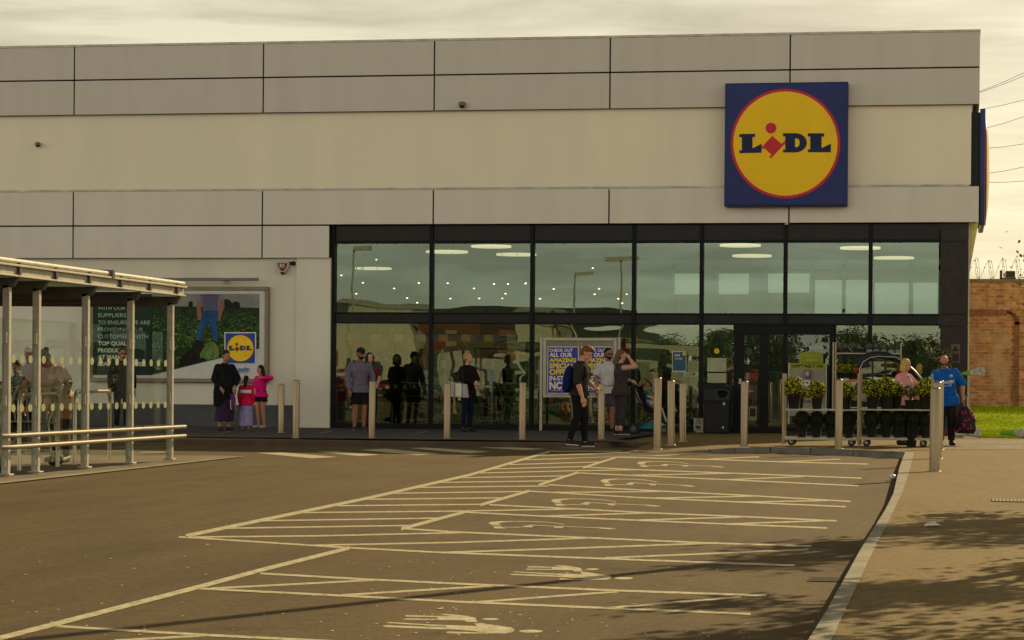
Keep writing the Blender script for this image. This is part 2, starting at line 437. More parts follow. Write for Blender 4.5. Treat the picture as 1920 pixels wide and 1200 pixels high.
# cross hatching of the access zone
for pts in ([(1026,846.2),(1165,845.9)], [(1012,853.6),(1114,851),(1182,847.6)], [(985,862),(1142,857.2),(1273,852.6)], [(955,871),(1128,866)],
            [(922,879.2),(1105,874.3)], [(890,887),(1067,882.8),(1195,880.8)], [(850,895.8),(1062,892.2)], [(812,904.7),(1038,901.4)], [(770,914),(1028,911)],
            [(722,925),(978,921.5)], [(675,936.2),(945,933.4)], [(622,948.3),(910,945.4)], [(565,961),(862,958.2),(1080,954.2)], [(495,976.2),(820,971.4)],
            [(425,990.4),(775,985)], [(352,1007),(600,1004.5),(880,998.2)], [(581,1022.4),(850,1017),(1102,1008.8)], [(825,1036),(1080,1027.6),(1346,1017.8)], [(1134,1046),(1516,1030)],
            [(1327,860.8),(1423,856.2)], [(1462,865.8),(1576,860.8)], [(1185,890.9),(1380,887.2)], [(1363,899.3),(1507,893.4)], [(1026,923.2),(1256,921.4)], [(1228,933.9),(1421,930)],
            [(1393,941.2),(1562,938.3)], [(1019,967.6),(1221,961.6)], [(1190,975.2),(1399,969)], [(1369,982.2),(1560,975.8)],
            [(395,1103.2),(700,1087.5)], [(640,1115.8),(925,1098)], [(887,1129.4),(1160,1108.8)], [(1134,1140),(1389,1119)], [(215,1201),(395,1190.6)]):
    y = pts[0][1]; ln(pts, 1.9 + (y-845)*0.0095, 1.9 + (pts[-1][1]-845)*0.0095, Z1)
# bay lines
for pts in ([(1150,857.2),(1200,858.2),(1331,861.4),(1462,865.8),(1628,870.2)], [(1101,876),(1200,880.8),(1369,887),(1616,896.6)], [(1083,886.6),(1200,892),(1369,899.6),(1610,910.8)],
            [(1028,908.8),(1200,918.6),(1406,929.2),(1595,940.2)], [(992,920.8),(1200,933),(1387,941.2),(1586,950)], [(917,946.2),(1086,954.4),(1200,960.8),(1399,968.8),(1569,976.6)],
            [(872,960.2),(1011,967.4),(1200,975.6),(1350,982),(1551,990)], [(760,991.2),(850,997.2),(1102,1008.2),(1325,1018),(1521,1023.8)],
            [(335,1006.4),(587,1022.6),(655,1027),(825,1035.6),(1080,1045.4),(1490,1060.2)],
            [(488,1075),(690,1086.3),(925,1097.3),(1150,1106.8),(1437,1116.8)], [(368,1103),(625,1115.8),(875,1128.8),(1134,1139.8),(1407,1150.8)],
            [(100,1173.5),(390,1190.6),(700,1206)]):
    ln(pts, 2.1 + (pts[0][1]-850)*0.0105, 2.1 + (pts[-1][1]-850)*0.0105, Z2)
# thick bay ends
ln([(1093,877),(1157,857)], 5, 4.2, Z3); ln([(1010,909.2),(1083,886)], 5.8, 5, Z3); ln([(901,946.6),(992,920.4)], 7, 6, Z3)
ln([(752,991.6),(872,959.6)], 8, 7, Z3); ln([(655,1027.4),(490,1068.5),(370,1101),(200,1145),(-30,1204)], 8.5, 12, Z3)
# zebra crossing
for q in ([(481,849),(529,848.3),(633,856.7),(585,859.2)], [(593,846.7),(630,846.3),(713,852.5),(673,855)], [(675,843.7),(720,841.2),(827,850.5),(785,853.3)],
          [(768,840.2),(797,839.2),(920,846.6),(880,850)], [(866,837.0),(904,836.1),(1024,841.5),(985,843.8)], [(957,835),(985,834),(1105,839.4),(1075,840.6)], [(1034,832.3),(1067,831.2),(1192,835.5),(1150,837.4)]):
    pg(q, Z1)
# wheelchair symbols, drawn once and set out in four bays
def wheelchair(x0, x1, y0, y1):
    X = lambda a: x0 + (a-190)/(1480-190)*(x1-x0); Y = lambda a: y0 + (a-1050)/(1132-1050)*(y1-y0)
    P = lambda l: [(X(a),Y(c)) for a,c in l]
    k = (y1-y0)/82
    pg(P([(190,1072),(215,1058),(300,1052),(430,1049),(430,1056),(320,1066),(285,1078),(330,1092),(230,1092)]), Z1)
    ln(P([(420,1053),(600,1054),(760,1061),(860,1070),(950,1085)]), 8*k, 8*k, Z2)
    pg(P([(232,1103),(310,1103),(372,1124),(262,1124)]), Z1)
    ln(P([(345,1111),(520,1112)]), 7*k, 7*k, Z2)
    pg(P([(515,1110),(590,1088),(660,1088),(620,1114)]), Z1)
    ln(P([(620,1091),(850,1101),(1300,1118)]), 7*k, 7*k, Z3)
    pg(P([(845,1099),(945,1101),(930,1121),(850,1117)]), Z2)
    pg(P([(1280,1112),(1420,1120),(1480,1129),(1400,1132),(1300,1124)]), Z1)
z = lambda x, y: (880+x/5.333, 780+y/5.333)
for (a,b_,c,d) in ((190,1480,1050,1132),(815,1927,825,905),(1310,2267,627,706),(1675,2557,453,513)):
    (xa,ya),(xb,yb) = z(a,c), z(b_,d); wheelchair(xa,xb,ya,yb)
# parent-and-child symbols
def family(x0, x1, y0, y1):
    X = lambda a: x0 + (a-465)/(1670-465)*(x1-x0); Y = lambda a: y0 + (a-843)/(990-843)*(y1-y0)
    P = lambda l: [(X(a),Y(c)) for a,c in l]
    el = lambda cx, cy, rx, ry: pg([(X(cx+rx*math.cos(t*math.pi/8)), Y(cy+ry*math.sin(t*math.pi/8))) for t in range(16)], Z1)
    pg(P([(635,856),(650,853),(880,860),(880,868),(650,866)]), Z1); pg(P([(620,884),(640,878),(880,880),(880,890),(640,889)]), Z1)
    pg(P([(880,860),(1080,858),(1160,872),(1182,905),(1100,906),(1080,893),(880,890)]), Z2)
    pg(P([(905,851),(935,844),(1015,850),(1120,862),(1080,866)]), Z1); el(1275,883,65,8)
    pg(P([(495,911),(520,905),(950,928),(950,940)]), Z1); pg(P([(465,934),(490,928),(950,944),(950,960),(490,941)]), Z1)
    pg(P([(940,926),(1180,934),(1150,914),(1200,911),(1330,930),(1440,945),(1460,962),(1440,980),(1390,990),(1250,986),(1150,970),(945,958)]), Z2)
    pg(P([(945,980),(960,973),(1250,982),(1300,990),(1200,990),(960,988)]), Z1); el(1580,972,90,11)
family(716,1018,1150.5,1188); family(955,1187,1059.5,1087.5)
tag(mk.build('road_markings', PAINT), kind='structure', label='cream painted bay lines, symbols and crossing stripes')
# thin pale line along the drop kerb and short dashes on the paving
mk = MB(); ln([(300,824.8),(560,826.6),(880,829.6),(1024,830.6)], 1.5, 1.5, 0.004)
for (xa,ya),(xb,yb) in (((592,813),(621,808)),((774,813.5),(801,809)),((957,816),(974,812.5)),((408,813.2),(434,808.2)),((1146,816.5),(1160,813.5))):
    mk.poly([G(xa,ya+.9,PV+.012),G(xb-3,yb+.9,PV+.012),G(xb,yb-.4,PV+.012),G(xa+6,ya-.6,PV+.012)])
tag(mk.build('road_markings', M('pale_paint',(0.55,0.50,0.36),0.7)), kind='structure', label='thin pale line and dashes along the shop pavement')
# concrete apron of the trolley shelter
b = MB(); pts = [G(x,y,0.010) for x,y in ((-60,912),(0,905),(180,885.6),(300,872.5),(380,863.5),(456,855.2),(400,854.2),(327,853.8),(200,853.5),(-60,853))]
b.prism([(p.x,p.y,-0.02) for p in pts], (0,0,0.030)); tag(b.build('apron', M('apron_concrete',(0.21,0.175,0.12),0.85,var=.2,scale=1.2,bump=.2)), kind='structure', label='pale concrete apron under the trolley shelter')
mk = MB(); ln([(0,904.6),(180,885.2),(300,872.3),(380,863.4),(454,855.3)], 5, 1.5, 0.013)
tag(mk.build('kerb', KERB), kind='structure', label='pale edging of the trolley shelter apron')

# lawn, rising gently to the brick wall
b = MB(); LY0, LY1 = G(1850,821.5,PV).y, 76.0
def lz(y): return PV + max(0, (y-LY0)/(75-LY0))*0.44
xs = [0.62 + i*1.2 for i in range(46)]; ys = [LY0+.02 + (LY1-LY0)*j/20 for j in range(21)]
vs = [(x, y, lz(y)+rnd.uniform(-.012,.012)) for y in ys for x in xs]
n = len(xs); b.add(vs, [(j*n+i, j*n+i+1, (j+1)*n+i+1, (j+1)*n+i) for j in range(20) for i in range(n-1)])
tag(b.build('lawn', M('lawn_soil',(0.26,0.33,0.006),0.95,spec=.05,var=.35,scale=2.0,bump=.5)), kind='structure', label='mown lawn ground')
b = MB()
for i in range(26000):
    y = LY0 + (LY1-LY0)*rnd.random()**1.6; x = 0.62 + rnd.random()*3.2*(y/52)
    h = rnd.uniform(.025,.06); a = rnd.uniform(0,6.28); l = rnd.uniform(-.02,.02)
    dx, dy = math.cos(a)*.012, math.sin(a)*.012; z0 = lz(y)-.01
    b.mat(i%3).add([(x-dx,y-dy,z0),(x+dx,y+dy,z0),(x+l,y+l,z0+h)],[(0,1,2)])
tag(b.build('grass', [M('grass_a',(0.33,0.43,0.006),0.9,spec=0.05),M('grass_b',(0.42,0.52,0.01),0.9,spec=0.05),M('grass_c',(0.24,0.32,0.006),0.9,spec=0.05)], fix=False), 'short bright green mown grass beside the shop', 'grass', kind='stuff')
# petals and crumbs of litter blown over the tarmac
b = MB()
for i in range(210):
    px, py = rnd.uniform(20,1600), 950+250*rnd.random()**0.6
    if rnd.random() < .35: px, py = rnd.uniform(600,1150), rnd.uniform(1040,1195)
    p = G(px,py,0.004); s = rnd.uniform(.003,.009)*(1+ (rnd.random()>.93)); a = rnd.uniform(0,3)
    if px > 1480 - (py-900)*.2: continue
    b.add([(p.x+s*math.cos(a+k*1.57)*1.2, p.y+s*2.1*math.sin(a+k*1.57), 0.003+(k%2)*.002) for k in range(4)], [(0,1,2,3)])
tag(b.build('litter', M('petals',(0.62,0.55,0.40),0.8), fix=False), 'scattered pale petals and crumbs of litter on the tarmac', 'litter', kind='stuff')
b = MB(); c = G(1748,983,PV+.02)
b.add([(c.x-.06,c.y-.06,c.z-.01),(c.x+.05,c.y-.09,c.z),(c.x+.07,c.y+.02,c.z-.012),(c.x+.02,c.y+.10,c.z+.012),(c.x-.05,c.y+.09,c.z)],[(0,1,4),(1,2,3),(1,3,4)])
WHITE = M('white_plastic',(0.72,0.70,0.62),0.45)
tag(b.build('paper_scrap', WHITE), 'white paper scrap lying in the tree shadow on the pavement', 'paper')
b = MB(); c = G(1674,898,0.02); b.ell((c.x,c.y,.045),(.045,.09,.035),8,6); b.lathe([(.012,0),(.012,.03)],(c.x-.055,c.y-.06,.03),6)
tag(b.build('paper_cup', WHITE), 'crushed white cup in the gutter against the kerb', 'litter')
# ------------------------------------------------------------------ shop building
CLAD = M('cladding_metal', (0.60, 0.56, 0.49), 0.42, 0.15, var=0.045, scale=1.3, stretch=(1.6,1,0.2), detail=8)
CLADT = M('cladding_metal_upper', (0.51, 0.475, 0.415), 0.42, 0.15, var=0.05, scale=1.3, stretch=(1.6,1,0.2), detail=8)
JOINT = M('joint_black', (0.012,0.012,0.012), 0.8)
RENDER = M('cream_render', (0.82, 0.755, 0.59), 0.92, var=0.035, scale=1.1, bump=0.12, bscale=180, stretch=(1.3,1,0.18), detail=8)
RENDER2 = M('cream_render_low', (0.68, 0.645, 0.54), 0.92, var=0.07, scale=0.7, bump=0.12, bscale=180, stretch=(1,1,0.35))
PLINTH = M('plinth_grey', (0.085, 0.085, 0.09), 0.8, var=0.15, scale=1.5, bump=.2)
FRAME = M('black_frame', (0.010, 0.011, 0.012), 0.5, 0.0, var=0.2, spec=.1)
SPAN = M('spandrel', (0.012, 0.013, 0.013), 0.25, 0.0, var=0.2, spec=.15)
GUT = M('flashing', (0.35,0.33,0.28), 0.4, 0.6, var=.3, scale=3)
GALV = M('galvanised', (0.36,0.33,0.26), 0.45, 0.75, var=0.18, scale=14)
STEEL = M('brushed_steel', (0.55,0.49,0.38), 0.30, 0.9, var=0.08, scale=20, stretch=(1,1,0.1))
BLACKP = M('black_plastic', (0.014,0.014,0.015), 0.38, var=.2)
def glass(name, refl=0.24, trans=(0.50,0.62,0.54), wob=0.03, rough=0.0, gcol=(0.85,1.0,0.92)):
    m = bpy.data.materials.new(name); m.use_nodes = True; nt = m.node_tree; nt.nodes.clear()
    o = nn(nt,'ShaderNodeOutputMaterial'); mx = nn(nt,'ShaderNodeMixShader'); t = nn(nt,'ShaderNodeBsdfTransparent'); g = nn(nt,'ShaderNodeBsdfGlossy')
    t.inputs[0].default_value = (*trans,1); g.inputs['Color'].default_value = (*gcol,1); g.inputs['Roughness'].default_value = rough
    lw = nn(nt,'ShaderNodeLayerWeight'); lw.inputs[0].default_value = 0.25
    mr = nn(nt,'ShaderNodeMapRange'); mr.inputs['To Min'].default_value = refl; mr.inputs['To Max'].default_value = 0.95
    nt.links.new(lw.outputs['Fresnel'], mr.inputs[0]); nt.links.new(mr.outputs[0], mx.inputs[0])
    if wob:
        tc = nn(nt,'ShaderNodeTexCoord'); mp = nn(nt,'ShaderNodeMapping'); mp.inputs['Scale'].default_value = (0.6,0.6,1.6)
        n = nn(nt,'ShaderNodeTexNoise'); n.inputs['Scale'].default_value = 0.75; n.inputs['Detail'].default_value = 1.5
        b = nn(nt,'ShaderNodeBump'); b.inputs['Strength'].default_value = 1.0; b.inputs['Distance'].default_value = wob
        nt.links.new(tc.outputs['Object'], mp.inputs[0]); nt.links.new(mp.outputs[0], n.inputs['Vector']); nt.links.new(n.outputs['Fac'], b.inputs['Height']); nt.links.new(b.outputs[0], g.inputs['Normal'])
    nt.links.new(t.outputs[0], mx.inputs[1]); nt.links.new(g.outputs[0], mx.inputs[2]); nt.links.new(mx.outputs[0], o.inputs[0])
    return m
GLASS = glass('shop_glass', 0.14, (0.42,0.52,0.36), wob=0.006, gcol=(.85,1,.8))
GLASSU = glass('shop_glass_upper', 0.115, (0.72,0.84,0.74), wob=0.0015, gcol=(.78,1,.86))
SGLASS = glass('shelter_glass', 0.035, (0.92,0.94,0.88), wob=0)
def Zr(py): return W(1835, py).z
XL, XR = -34.0, XW(1836.5, py=200)
shop = thing('shop_building', 'low modern supermarket building with grey cladding bands, cream render and a dark glazed front', 'shop', (-10, YF, 0))
_x = XW(138, py=300)
JX = [_x-12.3, _x-8.2, _x-4.1] + [XW(p, py=300) for p in (138, 492.5, 813, 1142.5, 1480)] + [XR]
TZ = [Zr(194.8), Zr(125.8), Zr(59.2)]
LZ = [Zr(416.3), Zr(349.2)]
z483 = W(400, 483.5).z
XG0 = XW(617, py=450)
g = 0.016
for i in range(len(JX)-1):
    for j in range(2):
        b = MB(); b.box((JX[i]+g, YF-0.0, TZ[j]+(g if j else 0)), (JX[i+1]-(g if i < len(JX)-2 else 0), YF+0.05, TZ[j+1]-(g if j==0 else 0)))
        b.build('cladding_panel', CLADT, shop, bevel=.004)
    b = MB(); b.box((JX[i]+g, YF, LZ[0]), (JX[i+1]-(g if i < len(JX)-2 else 0), YF+0.05, LZ[1])); b.build('cladding_panel', CLAD, shop, bevel=.004)
for a, c in [(JX[k], JX[k+1]) for k in range(4)] + [(JX[4], XG0+.012)]:
    b = MB(); b.box((a+g, YF, z483), (c-g, YF+0.05, LZ[0]-2*g)); b.build('cladding_panel', CLAD, shop, bevel=.004)
b = MB()
for z0, z1, x1 in ((TZ[0]+.01, TZ[2]-.01, XR-.01), (LZ[0]+.01, LZ[1]-.01, XR-.01), (z483+.01, LZ[0]+.02, XG0-.02)):
    b.box((XL, YF+0.052, z0), (x1, YF+0.30, z1))
b.build('joint_backing', JOINT, shop)
# side returns of the bands (x = XR), sunlit soffit strip, roof
b = MB(); b.box((XR-.05, YF+.055, TZ[0]), (XR, YF+26, TZ[2])); b.box((XR-.05, YF+.055, LZ[0]), (XR, YF+26, LZ[1])); b.build('cladding_return', CLAD, shop)
b = MB(); b.box((XL, YF-.012, TZ[2]+.002), (XR+.012, YF+.3, TZ[2]+.05)); b.box((XR-.3,YF+.3,TZ[2]+.002),(XR+.012,YF+26,TZ[2]+.05))
b.box((XL, YF-.01, LZ[1]+.002),(XR-.2, YF+.11, LZ[1]+.045)); b.build('flashing', GUT, shop)
xw = XW(1821, py=270)
b = MB(); b.box((XL, YF+.12, LZ[1]+.05), (xw, YF+.30, TZ[0]-.002)); b.box((xw-.2, YF+.302, 0.0), (xw-.01, YF+26, TZ[2]-.3)); b.build('rendered_wall', RENDER, shop)
b = MB(); b.box((XL, YF+.3, TZ[2]-.5), (xw-.2, YF+26, TZ[2]-.3)); b.build('roof', PLINTH, shop)
b = MB(); b.box((XL, YF+.3, LZ[0]-.002), (XR-.052, YF+.9, LZ[0]+.02)); b.box((xw-.0,YF+.9,LZ[0]+.0),(XR-.052,YF+26,LZ[0]+.02)); b.build('soffit', M('soffit_cream',(0.55,0.48,0.30),0.7), shop)
# lower wall left of the glazing
X553, X618 = XW(553, py=640), XW(617.5, py=640)
zp = W(500, 759.5).z
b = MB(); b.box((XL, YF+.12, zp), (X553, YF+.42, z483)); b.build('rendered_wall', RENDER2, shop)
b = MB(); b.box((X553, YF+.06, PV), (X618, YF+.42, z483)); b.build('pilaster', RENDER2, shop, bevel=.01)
b = MB(); b.box((XL, YF+.10, PV), (X553-.002, YF+.42, zp-.002)); b.build('plinth', PLINTH, shop)
# glazing
YG = YF + 0.20
mull = [628.5, 808.5, 997.5, 1188, 1315, 1472, 1631.5, 1763]
MXs = [W(p, 600, YG).x for p in mull]
XE = W(1815, 600, YG).x
zt, z1, z2, z3, z4 = [W(1200, p, YG).z for p in (418, 455.5, 587, 608.5, 802)]
b = MB()
b.box((X618+.002, YG-.06, PV), (MXs[0], YG+.14, LZ[0]))                       # end jamb
hw = .042
for x in MXs[1:-1]: b.box((x-hw, YG-.06, PV), (x+hw, YG+.10, zt))
for za, zb in ((zt-.04, LZ[0]-.003), (z1-.0, z1+.06), (z2-.03, z2), (z3, z3+.03), (PV, z4+.04)):
    b.box((MXs[0]+.001, YG-.05, za), (MXs[-1], YG+.09, zb))
b.build('window_frame', FRAME, shop, bevel=.006)
b = MB()
for i in range(len(MXs)-1):
    a, c = MXs[i]+(hw if i else 0)+.002, MXs[i+1]-hw-.002
    b = MB(); b.box((a, YG+.0, z1+.062), (c, YG+.03, zt-.042)); b.build('spandrel', SPAN, shop)
    b = MB(); b.box((a, YG+.0, z3+.032), (c, YG+.03, z2-.032)); b.build('spandrel', SPAN, shop)
# dark corner cladding
b = MB()
zc = [PV, W(1790,612,YG).z, W(1790,590,YG).z, W(1790,453,YG).z, LZ[0]]
for i in range(4): b.box((MXs[-1]+.005, YG-.055, zc[i]+.008), (XE, YG+.10, zc[i+1]-.008))
b.box((MXs[-1], YG-.03, PV), (XE-.02, YG+.14, LZ[0])); b.box((XE-.1,YG+.145,PV),(XE-.005,YG+8,LZ[0]-.003)); b.build('corner_cladding', M('corner_dark',(0.022,0.018,0.015),0.35,0.1,var=.3), shop, bevel=.006)
# panes
door_i = 4
for i in range(len(MXs)-1):
    a, c = MXs[i]+(hw if i else 0), MXs[i+1]-hw
    b = MB(); b.add([(a,YG+.04,z2),(c,YG+.04,z2),(c,YG+.04,z1),(a,YG+.04,z1)],[(0,1,2,3)]); b.build('window_pane', GLASSU, shop, fix=False)
XD0, XD1 = W(1376, 700, YG).x, W(1563, 700, YG).x
segs = [(0,0,MXs[1]-hw),(1,0,0),(2,0,0)]
lows = [(MXs[0],MXs[1]-hw),(MXs[1]+hw,MXs[2]-hw),(MXs[2]+hw,MXs[3]-hw),(MXs[3]+hw,MXs[4]-hw),(MXs[4]+hw,XD0),(XD1,MXs[6]-hw),(MXs[6]+hw,MXs[7])]
DOT = M('frosted_dot', (0.30,0.36,0.20), 0.6)
for a, c in lows:
    b = MB(); b.add([(a,YG+.04,z4),(c,YG+.04,z4),(c,YG+.04,z3),(a,YG+.04,z3)],[(0,1,2,3)]); p = b.build('window_pane', GLASS, shop, fix=False)
    b = MB(); k = a+.12
    while k < c-.05:
        for zz in (W(1200,673.5,YG).z, W(1200,728.5,YG).z):
            b.poly([(k+.042*math.cos(t*math.pi/5), YG+.052, zz+.042*math.sin(t*math.pi/5)) for t in range(10)])
        k += .21
    b.build('frosted_dot', DOT, p, fix=False)
# automatic door
dr = MB()
for pa, pb in ((1376,1395),(1424,1440),(1555,1567)):
    dr.box((W(pa,700,YG).x, YG-.075, PV), (W(pb,700,YG).x, YG+.12, z3-.002))
dr.box((XD0-.01, YG-.10, W(1400,627,YG).z), (XD1+.01, YG+.16, z3-.004))
d = dr.build('door', FRAME, shop, bevel=.006)
b = MB(); b.box((W(1395,700).x,YG+.0,PV+.01),(W(1424,700).x,YG+.02,PV+.10)); b.box((W(1440,700).x,YG+.0,PV+.01),(W(1555,700).x,YG+.02,PV+.09)); b.build('kick_rail', GALV, d)
b = MB()
for pa, pb in ((1395,1424),(1440,1555)):
    a, c = W(pa,700,YG).x, W(pb,700,YG).x; b.add([(a,YG+.03,PV+.1),(c,YG+.03,PV+.1),(c,YG+.03,z3-.1),(a,YG+.03,z3-.1)],[(0,1,2,3)])
b.build('door_glass', glass('door_glass', .10, (.34,.38,.33), .004), d, fix=False)
b = MB(); b.box((W(1386,712,YG).x, YG-.095, W(1388,720,YG).z),(W(1391,712,YG).x, YG-.077, W(1388,710,YG).z)); b.build('switch', GALV, d)
RED = M('red_print',(0.42,0.035,0.03),0.5); YEL = M('yellow_print',(0.60,0.42,0.01),0.5); BLU = M('blue_print',(0.012,0.035,0.22),0.5); WHT = M('white_print',(0.62,0.62,0.58),0.6)
GRN = M('green_print',(0.05,0.22,0.06),0.5); BLK = M('black_print',(0.015,0.015,0.015),0.5); NAVY = M('navy_print',(0.012,0.016,0.06),0.5)
yd = YG+.022
def T(body, px0, px1, py0, py1, y, mb, bold=0.02, shear=0):
    a, c = W(px0,(py0+py1)/2,y), W(px1,(py0+py1)/2,y)
    mb.text(body, (a.x+c.x)/2, (a.z+c.z)/2, c.x-a.x, (py1-py0)/FPX*y/1.0, y, bold, shear=shear)
def rect(mb, x0, y0, x1, y1, y, t=0.0):
    a, c = W(x0,y0,y), W(x1,y1,y); a.x, c.x = W(x0,(y0+y1)/2,y).x, W(x1,(y0+y1)/2,y).x
    if t: mb.box((a.x,y,c.z),(c.x,y+t,a.z))
    else: mb.add([(a.x,y,c.z),(c.x,y,c.z),(c.x,y,a.z),(a.x,y,a.z)],[(0,1,2,3)])
    return mb
DRED = M('door_red_print',(0.30,0.045,0.03),0.5)
b = MB(); T('THE', 1408,1421,692,696,yd,b); T('BIG',1404,1420,699,710,yd,b,.04); T('GET IT', 1404,1420,712,716,yd,b); T('NOW',1404,1420,723,731,yd,b,.03); b.build('door_lettering', DRED, d, fix=False)
b = MB(); c = W(1404,659,yd); b.poly([(c.x+.065*math.cos(t*math.pi/6),yd,c.z+.09*math.sin(t*math.pi/6)) for t in range(12)]); b.build('round_sticker', M('sticker_dark_green',(0.02,0.09,0.03),.5), d, fix=False)
b = MB(); c = W(1403,676,yd); b.add([(c.x-.04,yd,c.z-.03),(c.x+.04,yd,c.z-.03),(c.x,yd,c.z+.06)],[(0,1,2)]); b.box((c.x-.015,yd-.001,c.z-.08),(c.x+.015,yd,c.z-.03)); b.build('arrow_sticker', WHT, d, fix=False)
b = MB(); rect(b,1404,762,1419,788,yd,.002); b.build('notice', M('door_notice',(0.30,0.24,0.15),.6), d); b = MB(); rect(b,1406.5,765.5,1416.5,781,yd-.004,.002); b.build('notice_print', BLK, d)
# paper notices stuck inside the pane next to the bin
n_ = MB(); rect(n_,1326,671,1362,697,YG+.028,.004); rect(n_,1326,699.5,1362,718,YG+.028,.004)
tag(n_.build('notice', M('cream_paper',(0.36,0.36,0.22),.7)), 'two cream paper notices on the pane behind the black bin', 'notice')
n_ = MB(); c = W(1344,658,YG+.03); n_.poly([(c.x+.06*math.cos(t*math.pi/8),YG+.02,c.z+.06*math.sin(t*math.pi/8)) for t in range(16)]); tag(n_.build('sticker', YEL, fix=False), 'round yellow sticker above the cream notices', 'sticker')
t_ = thing('notice', 'blue and yellow notice in a pale holder on the glass above the bollards', 'notice', W(1273,678,YG-.07))
b = MB(); rect(b,1260,658,1287,698,YG-.075,.01); b.build('holder', GALV, t_)
b = MB(); rect(b,1261.5,660,1285.5,695,YG-.081,.003); b.build('sheet', M('teal_sheet',(0.02,0.09,0.13),.4), t_)
b = MB(); rect(b,1280,661,1285,666,YG-.085,.002); b.build('corner_patch', YEL, t_)
b = MB(); T('PLEASE', 1265,1275,664,668,YG-.086,b); T('WAIT HERE', 1265,1279,671,674,YG-.086,b); b.build('lettering', WHT, t_, fix=False)

# ------------------------------------------------------------------ interior of the shop
IW = M('inner_wall',(0.36,0.40,0.34),0.8,var=.1,scale=.5); 
b = MB(); b.box((XL+1, YG+.2, PV-.05),(xw-.25, YF+16, PV+.002)); b.build('shop_floor', M('shop_floor',(0.16,0.16,0.14),0.25,var=.1), shop)
b = MB(); b.box((XL+1, YG+.2, 4.98),(xw-.25, YF+16, 5.05)); b.build('shop_ceiling', M('shop_ceiling',(0.34,0.36,0.31),0.8), shop)
b = MB(); b.box((XL+1, YF+15.5, PV),(xw-.25, YF+15.6, 5)); b.box((XL+1, YG+.2, PV),(XL+1.1, YF+16, 5)); b.box((X618-5.1, YG+.42, PV),(X618-5.0, YF+16, 5)); b.build('inner_wall', IW, shop)
# glazed lobby on the right with pale panels glowing weakly in place of bright windows
PALE = M('glowing_partition',(0.50,0.56,0.48),0.5,var=.06,emis=(0.42,0.56,0.50),estr=0.16)
t_ = thing('lobby_partition', 'pale panelled lobby screen with an added faint glow, seen through the upper right panes', 'partition', (-4, YF+3.2, PV))
yl = YF+3.2
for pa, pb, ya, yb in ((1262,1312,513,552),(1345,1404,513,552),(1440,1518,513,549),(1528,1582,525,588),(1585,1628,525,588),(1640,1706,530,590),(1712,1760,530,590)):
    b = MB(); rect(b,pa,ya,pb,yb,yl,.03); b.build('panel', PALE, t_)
b = MB()
for p in (1262,1345,1436,1522,1583,1635,1708,1762): b.box((W(p,560,yl).x-.05,yl-.02,PV),(W(p,560,yl).x+.03,yl+.1,4.0))
b.box((W(1200,500,yl).x,yl-.02,W(1400,505,yl).z),(W(1765,500,yl).x,yl+.1,W(1400,497,yl).z)); b.build('frame', M('lobby_frame',(0.10,0.14,0.14),.5), t_)
b = MB(); b.box((W(1195,500,yl).x,yl+.12,PV),(W(1765,500,yl).x,yl+.2,4.0)); b.build('back_panel', M('lobby_back',(0.16,0.20,0.17),.7,var=.2,scale=.7), t_)
LAMP = M('lamp_glow',(0.8,0.7,0.5),0.5,emis=(1.0,0.80,0.50),estr=0.75)
for k,(px,py,yy,rr) in enumerate(((838,474,58.5,.56),(921,464,57,.52),(968,479,60.5,.55),(1388,462,57,.52),(1410,481.5,59.5,.52),(1613,467,56.5,.50),(1676,485.5,59.5,.52),(1690,509,66,.55),(1330,506,66,.55),(700,505,66,.55))):
    c = W(px,py,yy)
    t_ = thing('pendant_lamp', ('round flat ceiling lamp glowing behind the %s' % ('second pane from the left, lower left disc','second pane from the left, upper disc','second pane from the left, lower right disc','fifth pane, upper disc','fifth pane, lower disc','mullion between the last two panes','last pane, lower disc','last pane, deep inside the shop','fourth pane, deep inside the shop','first pane, deep inside the shop')[k]), 'ceiling lamp', c, 0, 'round lamps hanging inside the shop')
    b = MB(); rr *= .92; b.lathe([(0.001,0),(rr,0),(rr,.045),(0.001,.045)],(c.x,c.y,c.z),28,False); b.build('lamp_disc', LAMP, t_)
    b = MB(); b.tube([(c.x,c.y,c.z+.05),(c.x,c.y,4.97)],.012,6); b.build('cable', BLK, t_)
SPOT = M('spot_glow',(0.9,0.8,0.6),0.4,emis=(1.0,0.80,0.42),estr=3.5)
z27 = lambda x,y: (610+x/2.727, 400+y/2.727); z26 = lambda x,y: (980+x/2.61, 400+y/2.61)
sp = [z27(*p) for p in ((262,237),(82,317),(192,355),(158,411),(352,384),(478,356),(418,433),(470,457),(626,357),(640,436),(760,384),(787,435),(862,361),(934,361),(921,411),(904,435),(1025,357))] + [z26(*p) for p in ((343,268),(152,370),(374,369),(352,396),(510,396),(468,418),(487,440),(85,418),(14,344))] + [(1684,527),(1687,534),(1703,556)]
ordn = 'first second third fourth fifth sixth seventh eighth ninth tenth eleventh twelfth thirteenth fourteenth fifteenth sixteenth seventeenth eighteenth nineteenth twentieth'.split() + ['twenty-'+k for k in 'first second third fourth fifth sixth seventh eighth ninth'.split()]
order = sorted(range(len(sp)), key=lambda i: sp[i][0])
for k, i in enumerate(order):
    px, py = sp[i]; c = W(px,py,62+rnd.uniform(-2,3)*0+ (k%3))
    t_ = thing('spotlight', 'small bright ceiling spotlight inside the shop, %s of the row from the left' % ordn[k], 'spotlight', c, 0, 'small spotlights inside the shop')
    b = MB(); b.ell(c,(.028,.025,.015),8,6); b.build('bulb', SPOT, t_)
    b = MB(); b.lathe([(.035,.03),(.07,.03),(.05,.12),(.03,.14)],c,8); b.tube([(c.x,c.y,c.z+.13),(c.x,c.y,4.97)],.012,5); b.build('housing', BLK, t_)
